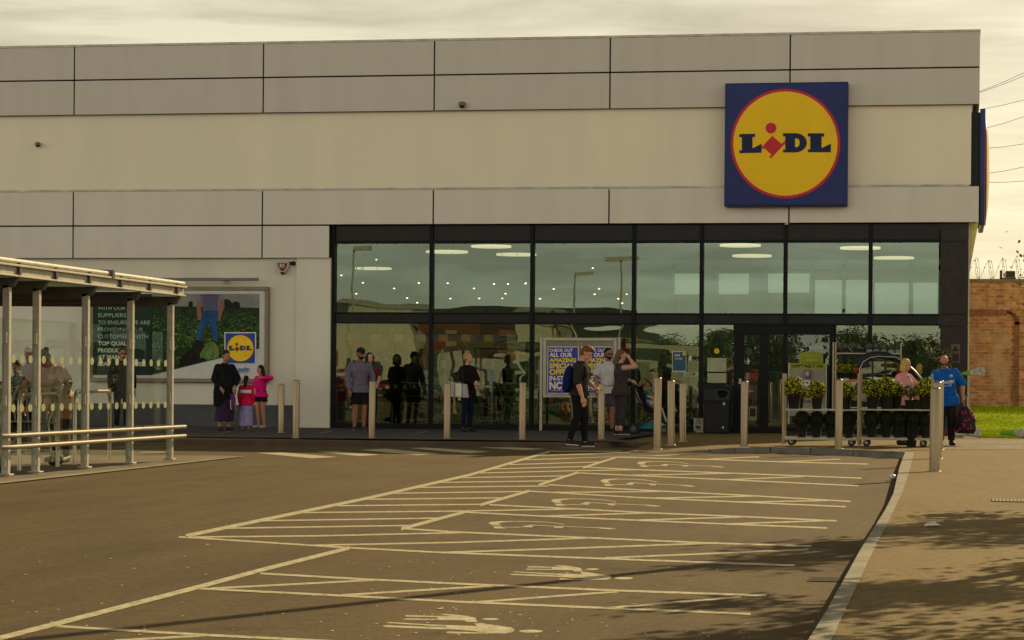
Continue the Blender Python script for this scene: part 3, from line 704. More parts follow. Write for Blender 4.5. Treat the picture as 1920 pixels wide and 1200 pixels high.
# shelving stocked with products, seen behind the left panes
pc = [M('goods_%d'%i, c, .5, var=.3, scale=8) for i,c in enumerate(((.50,.32,.02),(.42,.03,.02),(.03,.07,.26),(.62,.58,.46),(.05,.22,.05),(.05,.04,.03),(.30,.22,.11),(.02,.14,.16),(.16,.22,.05),(.03,.03,.03),(.02,.04,.02),(.06,.03,.02)))]
SHELF = M('shelf_metal',(0.30,0.30,0.27),.5)
for k, (pa, pb, yy) in enumerate(((632,735,56.6),(738,860,57.6),(866,990,57.0),(1004,1180,57.6),(1196,1372,55.2))):
    xa, xb = W(pa,700,yy).x, W(pb,700,yy).x
    t_ = thing('shop_shelf', ('stocked shop shelf behind the far left pane','stocked shop shelf behind the mullion near the grey jumper man','stocked shop shelf behind the blonde woman','stocked shop shelf behind the poster board','low stocked shelf behind the pane next to the bin')[k], 'shelf', (xa,yy,PV), 0, 'stocked shelves inside the shop')
    top = 2.05 if k < 4 else 1.55
    b = MB()
    for z in [PV+.12+i*.42 for i in range(int(top/.42)+1)]: b.box((xa,yy,z-.03),(xb,yy+.5,z))
    for x in (xa-.02,xb+.02,(xa+xb)/2): b.box((x-.02,yy-.01,PV),(x+.02,yy+.52,top+.15))
    b.build('frame', SHELF, t_)
    b = MB(); 
    for z in [PV+.12+i*.42 for i in range(int(top/.42))]:
        x = xa+.04
        while x < xb-.2:
            w_ = rnd.uniform(.07,.24); h_ = rnd.uniform(.14,.36); b.mat(rnd.randrange(len(pc))).box((x,yy+rnd.uniform(.02,.08),z+.002),(x+w_,yy+.4,z+h_)); x += w_+.01
    b.build('goods', pc, t_)
ar = bpy.data.lights.new('added_shop_fill','AREA'); ar.shape = 'RECTANGLE'; ar.size = 20; ar.size_y = 3; ar.energy = 110; ar.color = (1.0,0.90,0.62)  # unseen area light added above the shelves to brighten the shop interior
aro = bpy.data.objects.new('added_shop_fill', ar); COL.objects.link(aro); aro.location = (-5.5, YF+3.0, 4.93)
for k in range(16):
    px = (650,676,706,742,770,820,846,880,912,940,968,1020,1060,1176,1210,1240)[k]; yy = 58.4+(k%3)*1.4; c = W(px, 632+(k*37)%22, yy); w_, h_ = .14+.09*(k%3), .10+.05*(k%4)
    t_ = thing('hanging_sign', '%s card sign hanging inside the shop, %s from the left' % (('yellow','red','white','green')[k%4], ordn[k]), 'sign', c, 0, 'card signs hanging inside the shop')
    b = MB(); b.box((c.x-w_,c.y,c.z-h_),(c.x+w_,c.y+.01,c.z+h_)); b.build('card', pc[(0,1,3,4)[k%4]], t_); b = MB(); b.tube([(c.x,c.y,c.z+h_),(c.x,c.y,4.97)],.006,4); b.build('cord', BLK, t_)
# striped canopy above the shelves
t_ = thing('striped_valance', 'blue and cream striped valance hanging above the shop shelves', 'awning', (W(680,632,56.2).x,56.2,2.6))
xa, xb = W(672,632,56.2).x, W(985,632,56.2).x; b = MB(); k = 0; x = xa
while x < xb: b.mat(k%2).box((x,56.2,W(800,640,56.2).z),(min(x+.32-.1*(k%2),xb),56.23,W(800,627,56.2).z)); x += .32-.1*(k%2); k += 1
b.build('stripes', [M('valance_blue',(0.05,0.20,0.24),.7), M('valance_cream',(0.70,0.52,0.34),.7)], t_)
b = MB(); b.box((xa,56.24,W(800,640,56.2).z+.05),(xb,56.9,W(800,627,56.2).z+.02)); b.build('canopy_box', BLK, t_)

# ------------------------------------------------------------------ emblem shared by the signs
def emblem(P, blue_r, d, mats, parent, th=0.004):
    """P(x, y, k): emblem coordinates (608 centre, 597 centre, 472 radius) to the sign's face, k layers proud"""
    L = ([(215,515),(352,512),(350,540),(328,541),(328,640),(408,598),(405,676),(215,680),(215,656),(237,655),(237,541),(215,542)],
         [(807,508),(947,508),(947,536),(925,537),(925,636),(1007,598),(1005,672),(807,672),(807,648),(828,647),(828,536),(807,536)])
    D = [(592,508)] + [(700+98*math.sin(t*math.pi/12), 590-83*math.cos(t*math.pi/12)) for t in range(13)] + [(592,674),(592,650),(612,650),(612,534),(592,534)]
    hole = [(697,553),(712,553)] + [(712+24*math.sin(t*math.pi/8), 590-37*math.cos(t*math.pi/8)) for t in range(1,8)] + [(712,628),(697,628)]
    circ = lambda cx, cy, r, n=56: [(cx+r*math.cos(2*math.pi*t/n), cy-r*math.sin(2*math.pi*t/n)) for t in range(n)]
    im = [(500,530),(578,602),(612,571),(612,594),(585,622),(487,726),(472,712),(492,692),(428,636),(412,646),(408,628)]
    def mk_(name, shapes, k, m):
        b = MB()
        for s_ in shapes: b.poly([P(x,y,k) for x,y in s_])
        return b.build(name, m, parent, fix=False)
    mk_('red_ring', [circ(613,597,474)], 1, mats['r']); mk_('pale_ring', [circ(613,597,451)], 2, mats['p']); mk_('yellow_disc', [circ(613,597,447)], 3, mats['y'])
    mk_('figure_halo', [circ(488,464,53,20)], 4, mats['p']); mk_('figure_dot', [circ(488,464,47,20)], 5, mats['r']); mk_('figure_body', [im], 5, mats['r'])
    mk_('lettering', [L[0], L[1], D], 6, mats['b']); mk_('letter_gap', [hole], 7, mats['y'])
SR = M('sign_red',(0.55,0.010,0.025),.35,var=.05); SY_ = M('sign_yellow',(0.86,0.55,0.0),.4,var=.05,scale=1); SB = M('sign_blue',(0.014,0.026,0.14),.4,var=.12,scale=.8); SP = M('sign_pale',(0.75,0.50,0.16),.4)
SN = M('sign_navy',(0.010,0.015,0.07),.5)
smats = dict(r=SR, p=SP, y=SY_, b=SN)
ys = YF-.30
t_ = thing('shop_sign', 'large square blue sign with a yellow disc and navy letters on the facade', 'sign', W(1474,385,ys))
a, c = W(1358.5,270,ys), W(1589.5,270,ys); zb, ztp = W(1474,386.5,ys).z, W(1474,154.5,ys).z
b = MB(); b.box((a.x,ys,zb),(c.x,YF-.004,ztp)); b.build('sign_box', SB, t_, bevel=.02)
f = .035; b = MB(); b.box((a.x+f,ys-.012,zb+f),(c.x-f,ys-.001,ztp-f)); b.build('sign_face', SB, t_, bevel=.006)
def Psign(x, y, k):
    q = W(1340+x/4.615, 140+y/4.615, ys); return (q.x, ys-.014-.003*k, q.z)
emblem(Psign, 0, 0, smats, t_)
# the same sign on the right-hand side, seen edge on
xs_ = XR+.02
t_ = thing('shop_sign', 'blue and yellow sign on the right side of the shop, seen edge on', 'sign', (xs_, YF+.5, LZ[0]))
zb2, zt2 = W(1845,421).z, W(1845,201).z
b = MB(); b.box((xw-.005, YF+.45, zb2+.1),(xs_-.002, YF+2.8, zt2-.06)); b.build('mounting_box', BLACKP, t_)
b = MB(); b.box((xs_, YF+.25, zb2),(xs_+.11, YF+2.9, zt2)); b.build('sign_box', M('side_sign_blue',(0.02,0.035,0.15),.35), t_, bevel=.02)
b = MB(); cz = (zb2+zt2)/2; r_ = (zt2-zb2)/2*.9; vs=[]
for i in range(9):
    rr = r_*math.cos(i/8*math.pi/2)+.0001; xx = xs_+.122+.10*math.sin(i/8*math.pi/2)
    vs.append([(xx, YF+1.57+rr*math.cos(t*math.pi/20), cz+rr*math.sin(t*math.pi/20)) for t in range(40)])
b.add([v for rg in vs for v in rg],[(i*40+k,i*40+(k+1)%40,(i+1)*40+(k+1)%40,(i+1)*40+k) for i in range(8) for k in range(40)],True); b.build('yellow_disc', M('side_disc',(0.55,0.50,0.22),.4), t_)
b = MB(); b.tube([(xs_+.122, YF+1.57+(r_+.02)*math.cos(t*math.pi/20), cz+(r_+.02)*math.sin(t*math.pi/20)) for t in range(41)],.03,6); b.build('red_ring', SR, t_)

# small fittings on the facade
def dome(px, py, y, label, r=.075):
    c = W(px,py,y); t_ = thing('security_camera', label, 'camera', c, 0, 'small dome cameras on the facade')
    b = MB(); b.lathe([(r*.75,r*1.1),(r,r*.9),(r*1.05,r*.2),(r*.9,0)],c,14); b.build('housing', M('dome_grey',(0.16,0.15,0.13),.4), t_)
    b = MB(); b.ell(c,(r*.85,r*.85,r*.8),12,8); b.build('dome', BLACKP, t_)
    b = MB(); b.box((c.x-.03,c.y,c.z+r*.5),(c.x+.03,YF+.13,c.z+r*1.0)); b.build('bracket', M('dome_arm',(0.30,0.28,0.22),.5), t_)
dome(866,198,YF-.10,'small dome camera under the upper grey band')
dome(71,272,YF+.02,'small dome camera on the cream wall above the trolley shelter',.06)
c = W(1475,418,YF+.1); t_ = thing('soffit_light', 'small cream light under the grey band below the large sign', 'light', c)
b = MB(); b.lathe([(.001,0),(.05,.01),(.06,.035),(.001,.04)],(c.x,c.y,LZ[0]-.045),12); b.build('lens', M('lens_cream',(0.6,0.5,0.32),.4), t_)
b = MB(); b.lathe([(.065,0),(.065,.02)],(c.x,c.y,LZ[0]-.012),12); b.build('rim', GUT, t_)
# alarm box
yb = YF-.02; c = W(529,502,yb); t_ = thing('alarm_box', 'red and white alarm box on a bracket under the cladding', 'alarm', c)
P = lambda x,y,yy: (W(320+x/3.334,480+y/3.334,yy).x, yy, W(320+x/3.334,480+y/3.334,yy).z)
b = MB(); b.prism([P(x,y,yb) for x,y in ((657,40),(670,33),(730,33),(742,42),(735,70),(712,108),(700,118),(688,108),(665,75))],(0,.11,0)); b.build('case', M('alarm_white',(0.45,0.42,0.36),.5), t_, bevel=.01)
b = MB(); b.prism([P(x,y,yb-.006) for x,y in ((670,44),(728,44),(726,66),(708,94),(690,94),(673,68))],(0,.005,0)); b.build('front', M('alarm_red',(0.16,0.035,0.02),.5), t_)
b = MB(); b.prism([P(x,y,yb-.003) for x,y in ((683,100),(715,100),(705,116),(693,116))],(0,.05,0)); b.build('strobe', BLK, t_)
b = MB(); a_, c_ = P(679,55,yb), P(716,55,yb); b.text('RS',(a_[0]+c_[0])/2,P(700,60,yb)[2],.11,.075,yb-.009,.03); b.build('lettering', WHT, t_, fix=False)
b = MB(); b.tube([P(735,45,yb+.07),P(768,45,yb+.09)],.035,8); b.ell(P(768,45,yb+.1),(.05,.05,.05)); b.build('bracket', BLK, t_)
# picture light over the poster
yl_ = YF-.30; t_ = thing('poster_light', 'long thin grey strip light mounted above the big poster', 'light', W(410,524,yl_))
b = MB(); a, c = W(300,522,yl_), W(485,524,yl_); b.box((a.x,yl_-.04,c.z-.03),(c.x,yl_+.04,c.z+.035)); b.build('light_bar', M('bar_grey',(0.14,0.14,0.135),.4,.4), t_, bevel=.01)
b = MB()
for p in (416,320): q = W(p,524,yl_); b.box((q.x-.04,yl_+.042,c.z-.02),(q.x+.04,YF+.12,c.z+.01)); b.box((q.x-.07,YF+.085,c.z-.07),(q.x+.07,YF+.119,c.z+.05))
b.build('bracket', RENDER2, t_)

# ------------------------------------------------------------------ big poster on the left wall
yp = YF+.02
pz = lambda x,y,k: (W(160+x/5.333,520+y/5.333,yp).x, yp-.003*k, W(160+x/5.333,520+y/5.333,yp).z)
t_ = thing('poster_board', 'wide framed poster of a farmer in a green field with a slogan panel', 'poster', W(340,715,yp))
b = MB(); a, c = W(168,625,yp), W(503.5,625,yp); z0, z9 = W(400,717,yp).z, W(400,537.5,yp).z
fw = .085
b.box((a.x,yp-.03,z0),(c.x,YF+.118,z0+fw)); b.box((a.x,yp-.03,z9-fw),(c.x,YF+.118,z9)); b.box((c.x-fw,yp-.028,z0+fw),(c.x,YF+.118,z9-fw)); b.box((a.x,yp-.028,z0+fw),(a.x+fw,YF+.118,z9-fw))
b.build('frame', M('poster_frame',(0.20,0.165,0.11),.4,.4), t_, bevel=.006)
b = MB(); b.box((a.x+fw,yp,z0+fw),(c.x-fw,YF+.117,z9-fw)); b.build('backing_sheet', M('poster_white',(0.58,0.58,0.56),.5,var=.06), t_)
def PS(name, shapes, k, m, par=None):
    b = MB()
    for s_ in shapes: b.poly([pz(x,y,k) for x,y in s_])
    return b.build(name, m, par or t_, fix=False)
sc_ = PS('picture', [[(665,165),(1743,165),(1740,715),(1700,718),(1300,820),(650,980),(80,975),(80,165)]], 1, M('pic_sky',(0.22,0.22,0.20),.5,var=.35,scale=1.2))
PS('field', [[(665,285),(900,290),(1740,305),(1740,715),(1700,718),(1300,820),(650,980)]], 2, M('pic_field',(0.010,0.030,0.008),.6,var=.6,scale=9,detail=8), sc_)
PS('distant_trees', [[(1030,300),(1032,255),(1050,238),(1070,240),(1078,262),(1075,300)], [(1380,305),(1385,225),(1420,215),(1450,235),(1470,255),(1500,240),(1540,250),(1550,290),(1545,308)]], 3, M('pic_trees',(0.012,0.018,0.008),.7), sc_)
lv = MB(); r2 = random.Random(3)
for i in range(2600):
    y = 315 + 600*r2.random()**1.0; x = r2.uniform(680,1735)
    if y > 700 - (x-1700)*0.24 + (110 if x < 1300 else 0) or (x > 1700 and y > 700): continue
    if x < 1100 and y > 700 and r2.random() < .8: continue
    s_ = 5 + (y-300)*.055; a_ = r2.uniform(0,3.14); w_ = s_*r2.uniform(.25,.55)
    dx, dy = s_*math.cos(a_), s_*.7*math.sin(a_)
    if y+s_ > 818 - (x-1300)*.23: continue
    lv.mat(r2.choice((0,0,1,1,2))).poly([pz(x-dx,y-dy,3),pz(x+w_*.5*math.sin(a_),y-w_*.5,3),pz(x+dx,y+dy,3),pz(x-w_*.5*math.sin(a_),y+w_*.5,3)])
lv.build('leaves', [M('pic_leaf_a',(0.03,0.075,0.014),.6,var=.4),M('pic_leaf_b',(0.08,0.18,0.03),.6,var=.4),M('pic_leaf_c',(0.22,0.36,0.06),.6,var=.4)], sc_, fix=False)
SKIN_P = M('pic_skin',(0.26,0.12,0.07),.6)
PS('soil', [[(930,895),(960,800),(1080,690),(1200,720),(1190,830),(1000,885)]], 4, M('pic_soil',(0.014,0.010,0.007),.8,var=.5,scale=6), sc_)
PS('farmer_arm', [[(1115,240),(1160,240),(1158,300),(1165,380),(1158,425),(1130,430),(1120,380),(1115,300)]], 5, SKIN_P, sc_)
PS('farmer_arm', [[(1345,230),(1390,230),(1393,300),(1370,360),(1345,440),(1315,430),(1310,370),(1340,320)]], 5, SKIN_P, sc_)
PS('farmer_boot', [[(1105,610),(1165,620),(1195,700),(1180,830),(1120,820),(1070,740)]], 5, M('pic_boot',(0.012,0.010,0.012),.7), sc_)
PS('farmer_boot', [[(1270,600),(1325,610),(1330,680),(1290,700)]], 5, M('pic_boot',(0.012,0.010,0.012),.7), sc_)
PS('farmer_jeans', [[(1178,330),(1330,328),(1330,420),(1310,470),(1328,560),(1325,650),(1285,630),(1255,540),(1240,440),(1190,520),(1160,630),(1105,625),(1125,500),(1160,420)]], 6, M('pic_jeans',(0.015,0.07,0.20),.6,var=.6,scale=3), sc_)
PS('farmer_shirt', [[(1130,165),(1370,165),(1393,225),(1350,240),(1335,332),(1250,325),(1178,335),(1168,245),(1113,245)]], 7, M('pic_shirt',(0.20,0.18,0.26),.6,var=.1), sc_)
b = MB()
for i in range(9): b.poly([pz(1175+i*18,167,8),pz(1181+i*18,167,8),pz(1183+i*16.5,326,8),pz(1178+i*16.5,326,8)])
for i in range(7): b.poly([pz(1145,180+i*21,8.5),pz(1345,180+i*21,8.5),pz(1343,186+i*21,8.5),pz(1147,186+i*21,8.5)][::1] if i < 3 else [pz(1175,180+i*21,8.5),pz(1335,180+i*21,8.5),pz(1335,186+i*21,8.5),pz(1177,186+i*21,8.5)])
b.build('shirt_checks', M('pic_check',(0.035,0.04,0.11),.6), sc_, fix=False)
PS('cabbage', [[(1180,800),(1150,810),(1150,760),(1190,700),(1230,650),(1290,645),(1330,690),(1345,760),(1330,800),(1230,832)]], 8, M('pic_cabbage',(0.09,0.17,0.03),.6,var=.5,scale=14), sc_)
b = MB()
for x0,x1 in ((1205,1265),(1235,1290),(1300,1300),(1325,1310)): b.poly([pz(x0,812,9),pz(x0+6,812,9),pz(x1+3,665,9),pz(x1,665,9)])
b.build('cabbage_veins', M('pic_vein',(0.30,0.38,0.12),.6), sc_, fix=False)
p_ = PS('slogan_panel', [[(80,165),(667,165),(665,975),(80,975)]], 4, M('slogan_green',(0.008,0.028,0.016),.5,var=.2))
lt = MB(); lb = MB(); tw = MB()
for s_, y, x1, bold, B in (('WE WORK CLOSELY',232,560,-.005,tw),('WITH OUR',305,402,-.005,tw),('SUPPLIERS',378,410,-.005,tw),('TO ENSURE WE ARE',450,648,-.005,tw),('PROVIDING OUR',520,580,-.005,tw),('CUSTOMERS WITH',590,630,-.005,tw),
        ('TOP QUALITY',660,505,.035,lb),('PRODUCTS',730,405,.035,lb),('AT MARKET',797,430,.035,lb),('LEADING VALUES.',865,612,.035,lb)):
    a_, c_ = pz(128,y,6), pz(x1,y,6); B.text(s_,(a_[0]+c_[0])/2,a_[2],c_[0]-a_[0],.088,yp-.018,bold)
tw.build('lettering', M('slogan_pale',(0.42,0.55,0.44),.6), p_, fix=False); lb.build('bold_lettering', M('slogan_pale_bold',(0.60,0.68,0.56),.6), p_, fix=False)
lg = PS('emblem_panel', [[(1392,548),(1710,548),(1710,862),(1392,862)]], 5, M('emblem_white',(0.65,0.65,0.62),.5))
PS('emblem_blue', [[(1404,560),(1698,560),(1698,858),(1404,858)]], 6, M('emblem_blue',(0.012,0.06,0.34),.4), lg)
emblem(lambda x,y,k: (pz(1553+(x-613)*.292, 709+(y-597)*.292,0)[0], yp-.022-.002*k, pz(1553+(x-613)*.292, 709+(y-597)*.292,0)[2]), 0, 0, dict(r=M('emblem_red',(0.30,0.02,0.02),.4),p=M('emblem_edge',(0.5,0.12,0.03),.4),y=M('emblem_yellow',(0.85,0.56,0.01),.4),b=M('emblem_navy',(0.012,0.035,0.13),.4)), lg)
b = MB(); a_, c_ = pz(1405,915,6), pz(1645,915,6); b.text('Big on quality',(a_[0]+c_[0])/2,a_[2],c_[0]-a_[0],.10,yp-.02,.02,shear=.25)
a_, c_ = pz(1430,948,6), pz(1605,948,6); b.text('Lidl on price',(a_[0]+c_[0])/2,a_[2],c_[0]-a_[0],.05,yp-.02,.0); b.build('lettering', M('tagline_blue',(0.02,0.13,0.42),.5), t_, fix=False)
# ------------------------------------------------------------------ steel bollards
BST = M('bollard_steel', (0.27,0.21,0.135), 0.34, 0.85, var=0.10, scale=18, stretch=(1,1,0.08), bump=.1)
bp = thing('bollard', 'b', 'bollard', (0,0,0), group='brushed steel bollards along the pavement')
b = MB(); b.lathe([(.062,0),(.062,1.04),(.056,1.055),(.0,1.058)],(0,0,0),20); b.build('post', BST, bp)
b = MB(); b.lathe([(.085,0),(.085,.008),(.063,.010)],(0,0,0),20); b.build('base_ring', GALV, bp)
bl = [(527,812,.98,'steel bollard right of the girl in the pink hoodie, farther of the pair'),(555,821.5,1.06,'steel bollard in front of the pale pilaster, nearer of the pair'),
      (697,822,1.05,'steel bollard just right of the man in the grey sweatshirt'),(838,822.5,1.03,'steel bollard left of the blonde woman with the bag'),(979,824.5,1.05,'steel bollard left of the poster board leg'),
      (1127,824,1.04,'steel bollard in front of the man in the white shirt'),(1232,842.5,1.14,'steel bollard in front of the pushchair, nearest of the three close together'),(1258,835,1.1,'middle steel bollard of the three close together by the pushchair'),
      (1280,828,1.06,'steel bollard farthest right and farthest back of the three by the pushchair'),(1395,837.5,1.10,'steel bollard in front of the shop door'),(1572,841.5,1.14,'steel bollard in front of the flower trolleys'),
      (1752,884,1.02,'tall steel bollard standing nearest the camera at the end of the kerb'),(1757,860,1.10,'steel bollard right behind the nearest one, its middle of three in line'),(1761,843,1.13,'steel bollard farthest back of the three in line beside the man in blue')]
for i,(px,py,h,lab) in enumerate(bl):
    o = bp if i == 0 else copy_tree(bp)
    p = G(px,py,PV); place(o, p, 0, lab, None, (1,1,h/1.055)); o.rotation_euler = (rnd.uniform(-.008,.008), rnd.uniform(-.008,.008), rnd.uniform(0,6))

# ------------------------------------------------------------------ trolley shelter
XS = -10.65
GALVS = M('shelter_galvanised', (0.42,0.40,0.32), 0.6, 0.2, var=0.16, scale=9)
GALVD = M('shelter_dark_beam', (0.10,0.095,0.085), 0.5, 0.3, var=0.2, scale=5)
ROOF = glass('shelter_roof', .05, (0.90,0.88,0.76), 0, .3)
sh = thing('trolley_shelter', 'galvanised shelter over the shopping trolleys with dotted glass sides and double rails', 'shelter', (XS,30,0.03))
PY = [XS*ray(x,y)[1]/ray(x,y)[0] for x,y in ((12,720),(68,720),(160,720),(244,720),(319,720))]
for i, y in enumerate(PY):
    for X in (XS, XS-4.6):
        b = MB(); b.box((X-.042,y-.04,.03),(X+.042,y+.04,2.22)); b.box((X-.075,y-.075,.03),(X+.075,y+.075,.05)); p = b.build('post', GALVS, sh, bevel=.008)
        for z in (.12,.82,1.55) if X == XS else ():
            for s_ in (-1,1): b = MB(); b.box((X-.02,y+s_*.043,z),(X+.03,y+s_*.085,z+.13)); b.build('glass_clamp', GALV, p)
    b = MB(); b.prism([(XS+.14,y-.04,2.30),(XS+.09,y-.04,2.20),(XS-.10,y-.04,2.15),(XS-4.7,y-.04,2.17),(XS-4.7,y-.04,2.30)],(0,.08,0)); b.build('rafter', GALVD, sh, bevel=.006)
y0, y1 = 18.0, PY[-1]+.12
b = MB(); b.box((XS+.10,y0,2.31),(XS+.15,y1,2.42)); b.box((XS+.08,y0,2.305),(XS+.18,y1,2.325)); b.box((XS+.05,y0,2.42),(XS+.20,y1,2.445)); b.build('gutter', GALVS, sh, bevel=.004)
b = MB(); b.tube([(XS+.14,y0,2.48),(XS+.14,y1,2.48)],.035,10); b.build('edge_roll', GALVS, sh)
for k in range(14):
    y = y0+.4+k*1.16
    if y < y1: b = MB(); b.box((XS+.152,y-.03,2.33),(XS+.19,y+.03,2.47)); b.build('gutter_bracket', GALVD, sh)
b = MB(); b.box((XS+.04,PY[2]+.4,2.43),(XS+.21,PY[2]+.48,2.53)); b.build('gutter_joint', GALVD, sh)
b = MB(); b.add([(XS+.10,y0,2.43),(XS+.10,y1,2.43),(XS-4.9,y1,2.34),(XS-4.9,y0,2.34)],[(0,1,2,3)]); b.build('roof_sheet', ROOF, sh, fix=False)
b = MB()
for x in (XS-1.0,XS-2.4,XS-3.8): b.box((x-.03,y0,2.305),(x+.03,y1,2.335))
b.build('purlin', GALVS, sh)
b = MB()
for z in (.49,.36): b.tube([(XS+.06,PY[0]-.3,z),(XS+.13,PY[0]-.12,z),(XS+.13,PY[-1]+.28,z)],.028,10)
b.build('bumper_rail', M('rail_steel',(0.25,0.22,0.16),.55,.35,var=.15,scale=10), sh)
DOTS = M('shelter_dot',(0.30,0.31,0.17),.6)
py_ = [18.0] + PY
for i in range(len(py_)-1):
    ya, yb_ = py_[i]+.07, py_[i+1]-.07
    b = MB(); b.add([(XS,ya,.14),(XS,yb_,.14),(XS,yb_,1.84),(XS,ya,1.84)],[(0,1,2,3)]); p = b.build('glass_panel', SGLASS, sh, fix=False)
    b = MB(); n = max(3, int((yb_-ya)/.30)); 
    if i == 0: n = 20
    for k in range(n):
        y = ya + (k+.5)*(yb_-ya)/n
        for z in (1.37,.80): b.poly([(XS+.006, y+.070*math.cos(t*math.pi/6), z+.048*math.sin(t*math.pi/6)) for t in range(12)])
    b.build('frosted_dot', DOTS, p, fix=False)
# hoop barriers in the shelter
for k, (pa, pb, pt) in enumerate((((36,882),(108,875),765),((140,871),(205,863),761))):
    A, C = G(*pa,.03), G(*pb,.03); h = .95 if k else .92
    b = MB(); r_ = .12; d = (C-A).normalized(); pts = [A]
    for t in range(5): a_ = t/4*math.pi/2; pts.append(A + d*(r_-r_*math.cos(a_)) + Vector((0,0,h-r_+r_*math.sin(a_))))
    for t in range(5): a_ = t/4*math.pi/2; pts.append(C - d*(r_-r_*math.sin(a_)) + Vector((0,0,h-r_+r_*math.cos(a_))))
    pts.append(C); b.tube(pts,.026,10)
    tag(b.build('hoop_barrier', STEEL), ('steel hoop rail beside the bending woman, behind the trolley','steel hoop rail right of the bending woman, standing empty')[k], 'barrier', 'hoop rails in the trolley shelter')

# ------------------------------------------------------------------ shopping trolleys
TW = M('trolley_wire',(0.40,0.42,0.30),.35,.7,var=.1)
def make_trolley():
    t = thing('shopping_trolley', 't', 'trolley', group='wire shopping trolleys')
    b = MB()
    # basket: front end at -y, narrower; rear at +y; top z .98, bottom .55
    def rim(z, s): 
        wr, wf = (.27,.21) if s else (.23,.18)
        yb2, yf = (.42,-.46) if s else (.36,-.36)
        return [(-wr,yb2,z),(wr,yb2,z),(wf,yf,z),(-wf,yf,z)]
    T0, B0 = rim(.98,1), rim(.56,0); T0 = [(x,y,z+(0.06 if y > 0 else 0)) for x,y,z in T0]
    for L_, r_ in ((T0,.010),(B0,.008)): b.tube(L_+[L_[0]],r_,6)
    for e in range(4):
        n = 9 if e in (1,3) else 6
        for k in range(n+1):
            f_ = k/n; p = Vector(T0[e]).lerp(Vector(T0[(e+1)%4]),f_); q = Vector(B0[e]).lerp(Vector(B0[(e+1)%4]),f_); b.tube([p,q],.004,4,False)
    for z in (.33,.66):
        L_ = [Vector(T0[i]).lerp(Vector(B0[i]),z) for i in range(4)]; b.tube(L_+[L_[0]],.006,5)
    for k in range(1,8):
        f_ = k/8; b.tube([Vector(B0[0]).lerp(Vector(B0[3]),f_),Vector(B0[1]).lerp(Vector(B0[2]),f_)],.004,4,False)
    b.build('basket', TW, t)
    b = MB()
    for s in (-1,1):
        b.tube([(s*.26,.50,1.05),(s*.25,.40,.80),(s*.24,.30,.55),(s*.25,.34,.17)],.013,6)
        b.tube([(s*.25,.34,.17),(s*.20,-.38,.20),(s*.17,-.42,.52)],.013,6)
        b.tube([(s*.24,.30,.55),(s*.18,-.36,.22)],.011,6)
    b.tube([(-.22,0,.19),(.22,0,.19)],.011,6); b.build('frame', TW, t)
    b = MB(); b.tube([(-.27,.51,1.06),(.27,.51,1.06)],.019,8); b.build('handle', M('trolley_handle',(0.02,0.03,0.10),.4), t)
    b = MB(); b.box((-.18,.33,.80),(.18,.345,.99)); b.build('child_seat', M('seat_flap',(0.25,0.23,0.16),.5), t)
    for s in (-1,1):
        for y in (.36,-.38):
            b = MB(); x = s*(.24 if y > 0 else .17); b.tube([(x-.015,y,.06),(x+.015,y,.06)],.06,12); w_ = b.build('wheel', BLACKP, t)
            b = MB(); b.bar((x,y,.06),(x,y,.19),.03,.02); b.build('caster', TW, w_)
    return t
tp = make_trolley()
p = G(52,872,.03); place(tp,(p.x,p.y,.03),R(-78),'wire trolley being pushed by the bending woman in the shelter')
for k,(px,py) in enumerate(((-52,884),(-70,876),(-90,868))):
    p = G(px,py,.03); place(copy_tree(tp),(p.x,p.y,.03),R(-80),('wire trolley parked nearest the first shelter post','wire trolley half cut off by the left edge of the picture','wire trolley mostly hidden at the left edge behind the others')[k])
for k,px in enumerate((722,742,790,806,932,956,978)):
    p = W(px,790,54.6+.35*(k%2)); place(copy_tree(tp),(p.x,54.5+.4*(k%2),PV),R(90+rnd.uniform(-14,14)),'wire trolley inside the shop glass, ' + ('left of two near the reflections','second from the left','third from the left, left of the mullion','fourth, close to the mullion','between the blonde woman and the next bollard','behind the dark reflection','farthest right of the row')[k], 'trolleys inside the shop')

# ------------------------------------------------------------------ poster board on legs
yb = YF-.22
t_ = thing('notice_board', 'free-standing framed board with two special-offer posters in front of the window', 'notice board', G(1014,808,PV))
b = MB()
for k,(pa,pb) in enumerate(((1012,1017),(1157,1163))):
    a, c = W(pa,700,yb).x, W(pb,700,yb).x; bb = MB(); bb.box((a,yb,PV),(c,yb+.06,W(1014,632,yb).z)); bb.build('leg', M('board_leg_%d'%k,(0.36,0.34,0.27),.4,.4), t_, bevel=.004)
AL = M('board_alu',(0.36,0.34,0.26),.4,.4,var=.1)
b = MB()
for q in ((1018,633,1156,639),(1018,739,1156,746),(1018,639,1024,739),(1150,639,1156,739)): rect(b,*q,yb-.03,.10)
b.build('frame', AL, t_, bevel=.004)
b = MB(); rect(b,1024,638.5,1150,739.5,yb-.005,.02); b.build('backing', M('board_back',(0.20,0.19,0.14),.5,var=.2,scale=2), t_)
b = MB()
for x in (1083.5, 1089): rect(b,x,640,x+1.6,739,yb-.012,.006)
b.build('divider', AL, t_)
PUR = M('poster_purple',(0.05,0.035,0.32),.45,var=.1); PCR = M('poster_cream',(0.70,0.66,0.60),.5); PYE = M('poster_yellow',(0.75,0.58,0.015),.5)
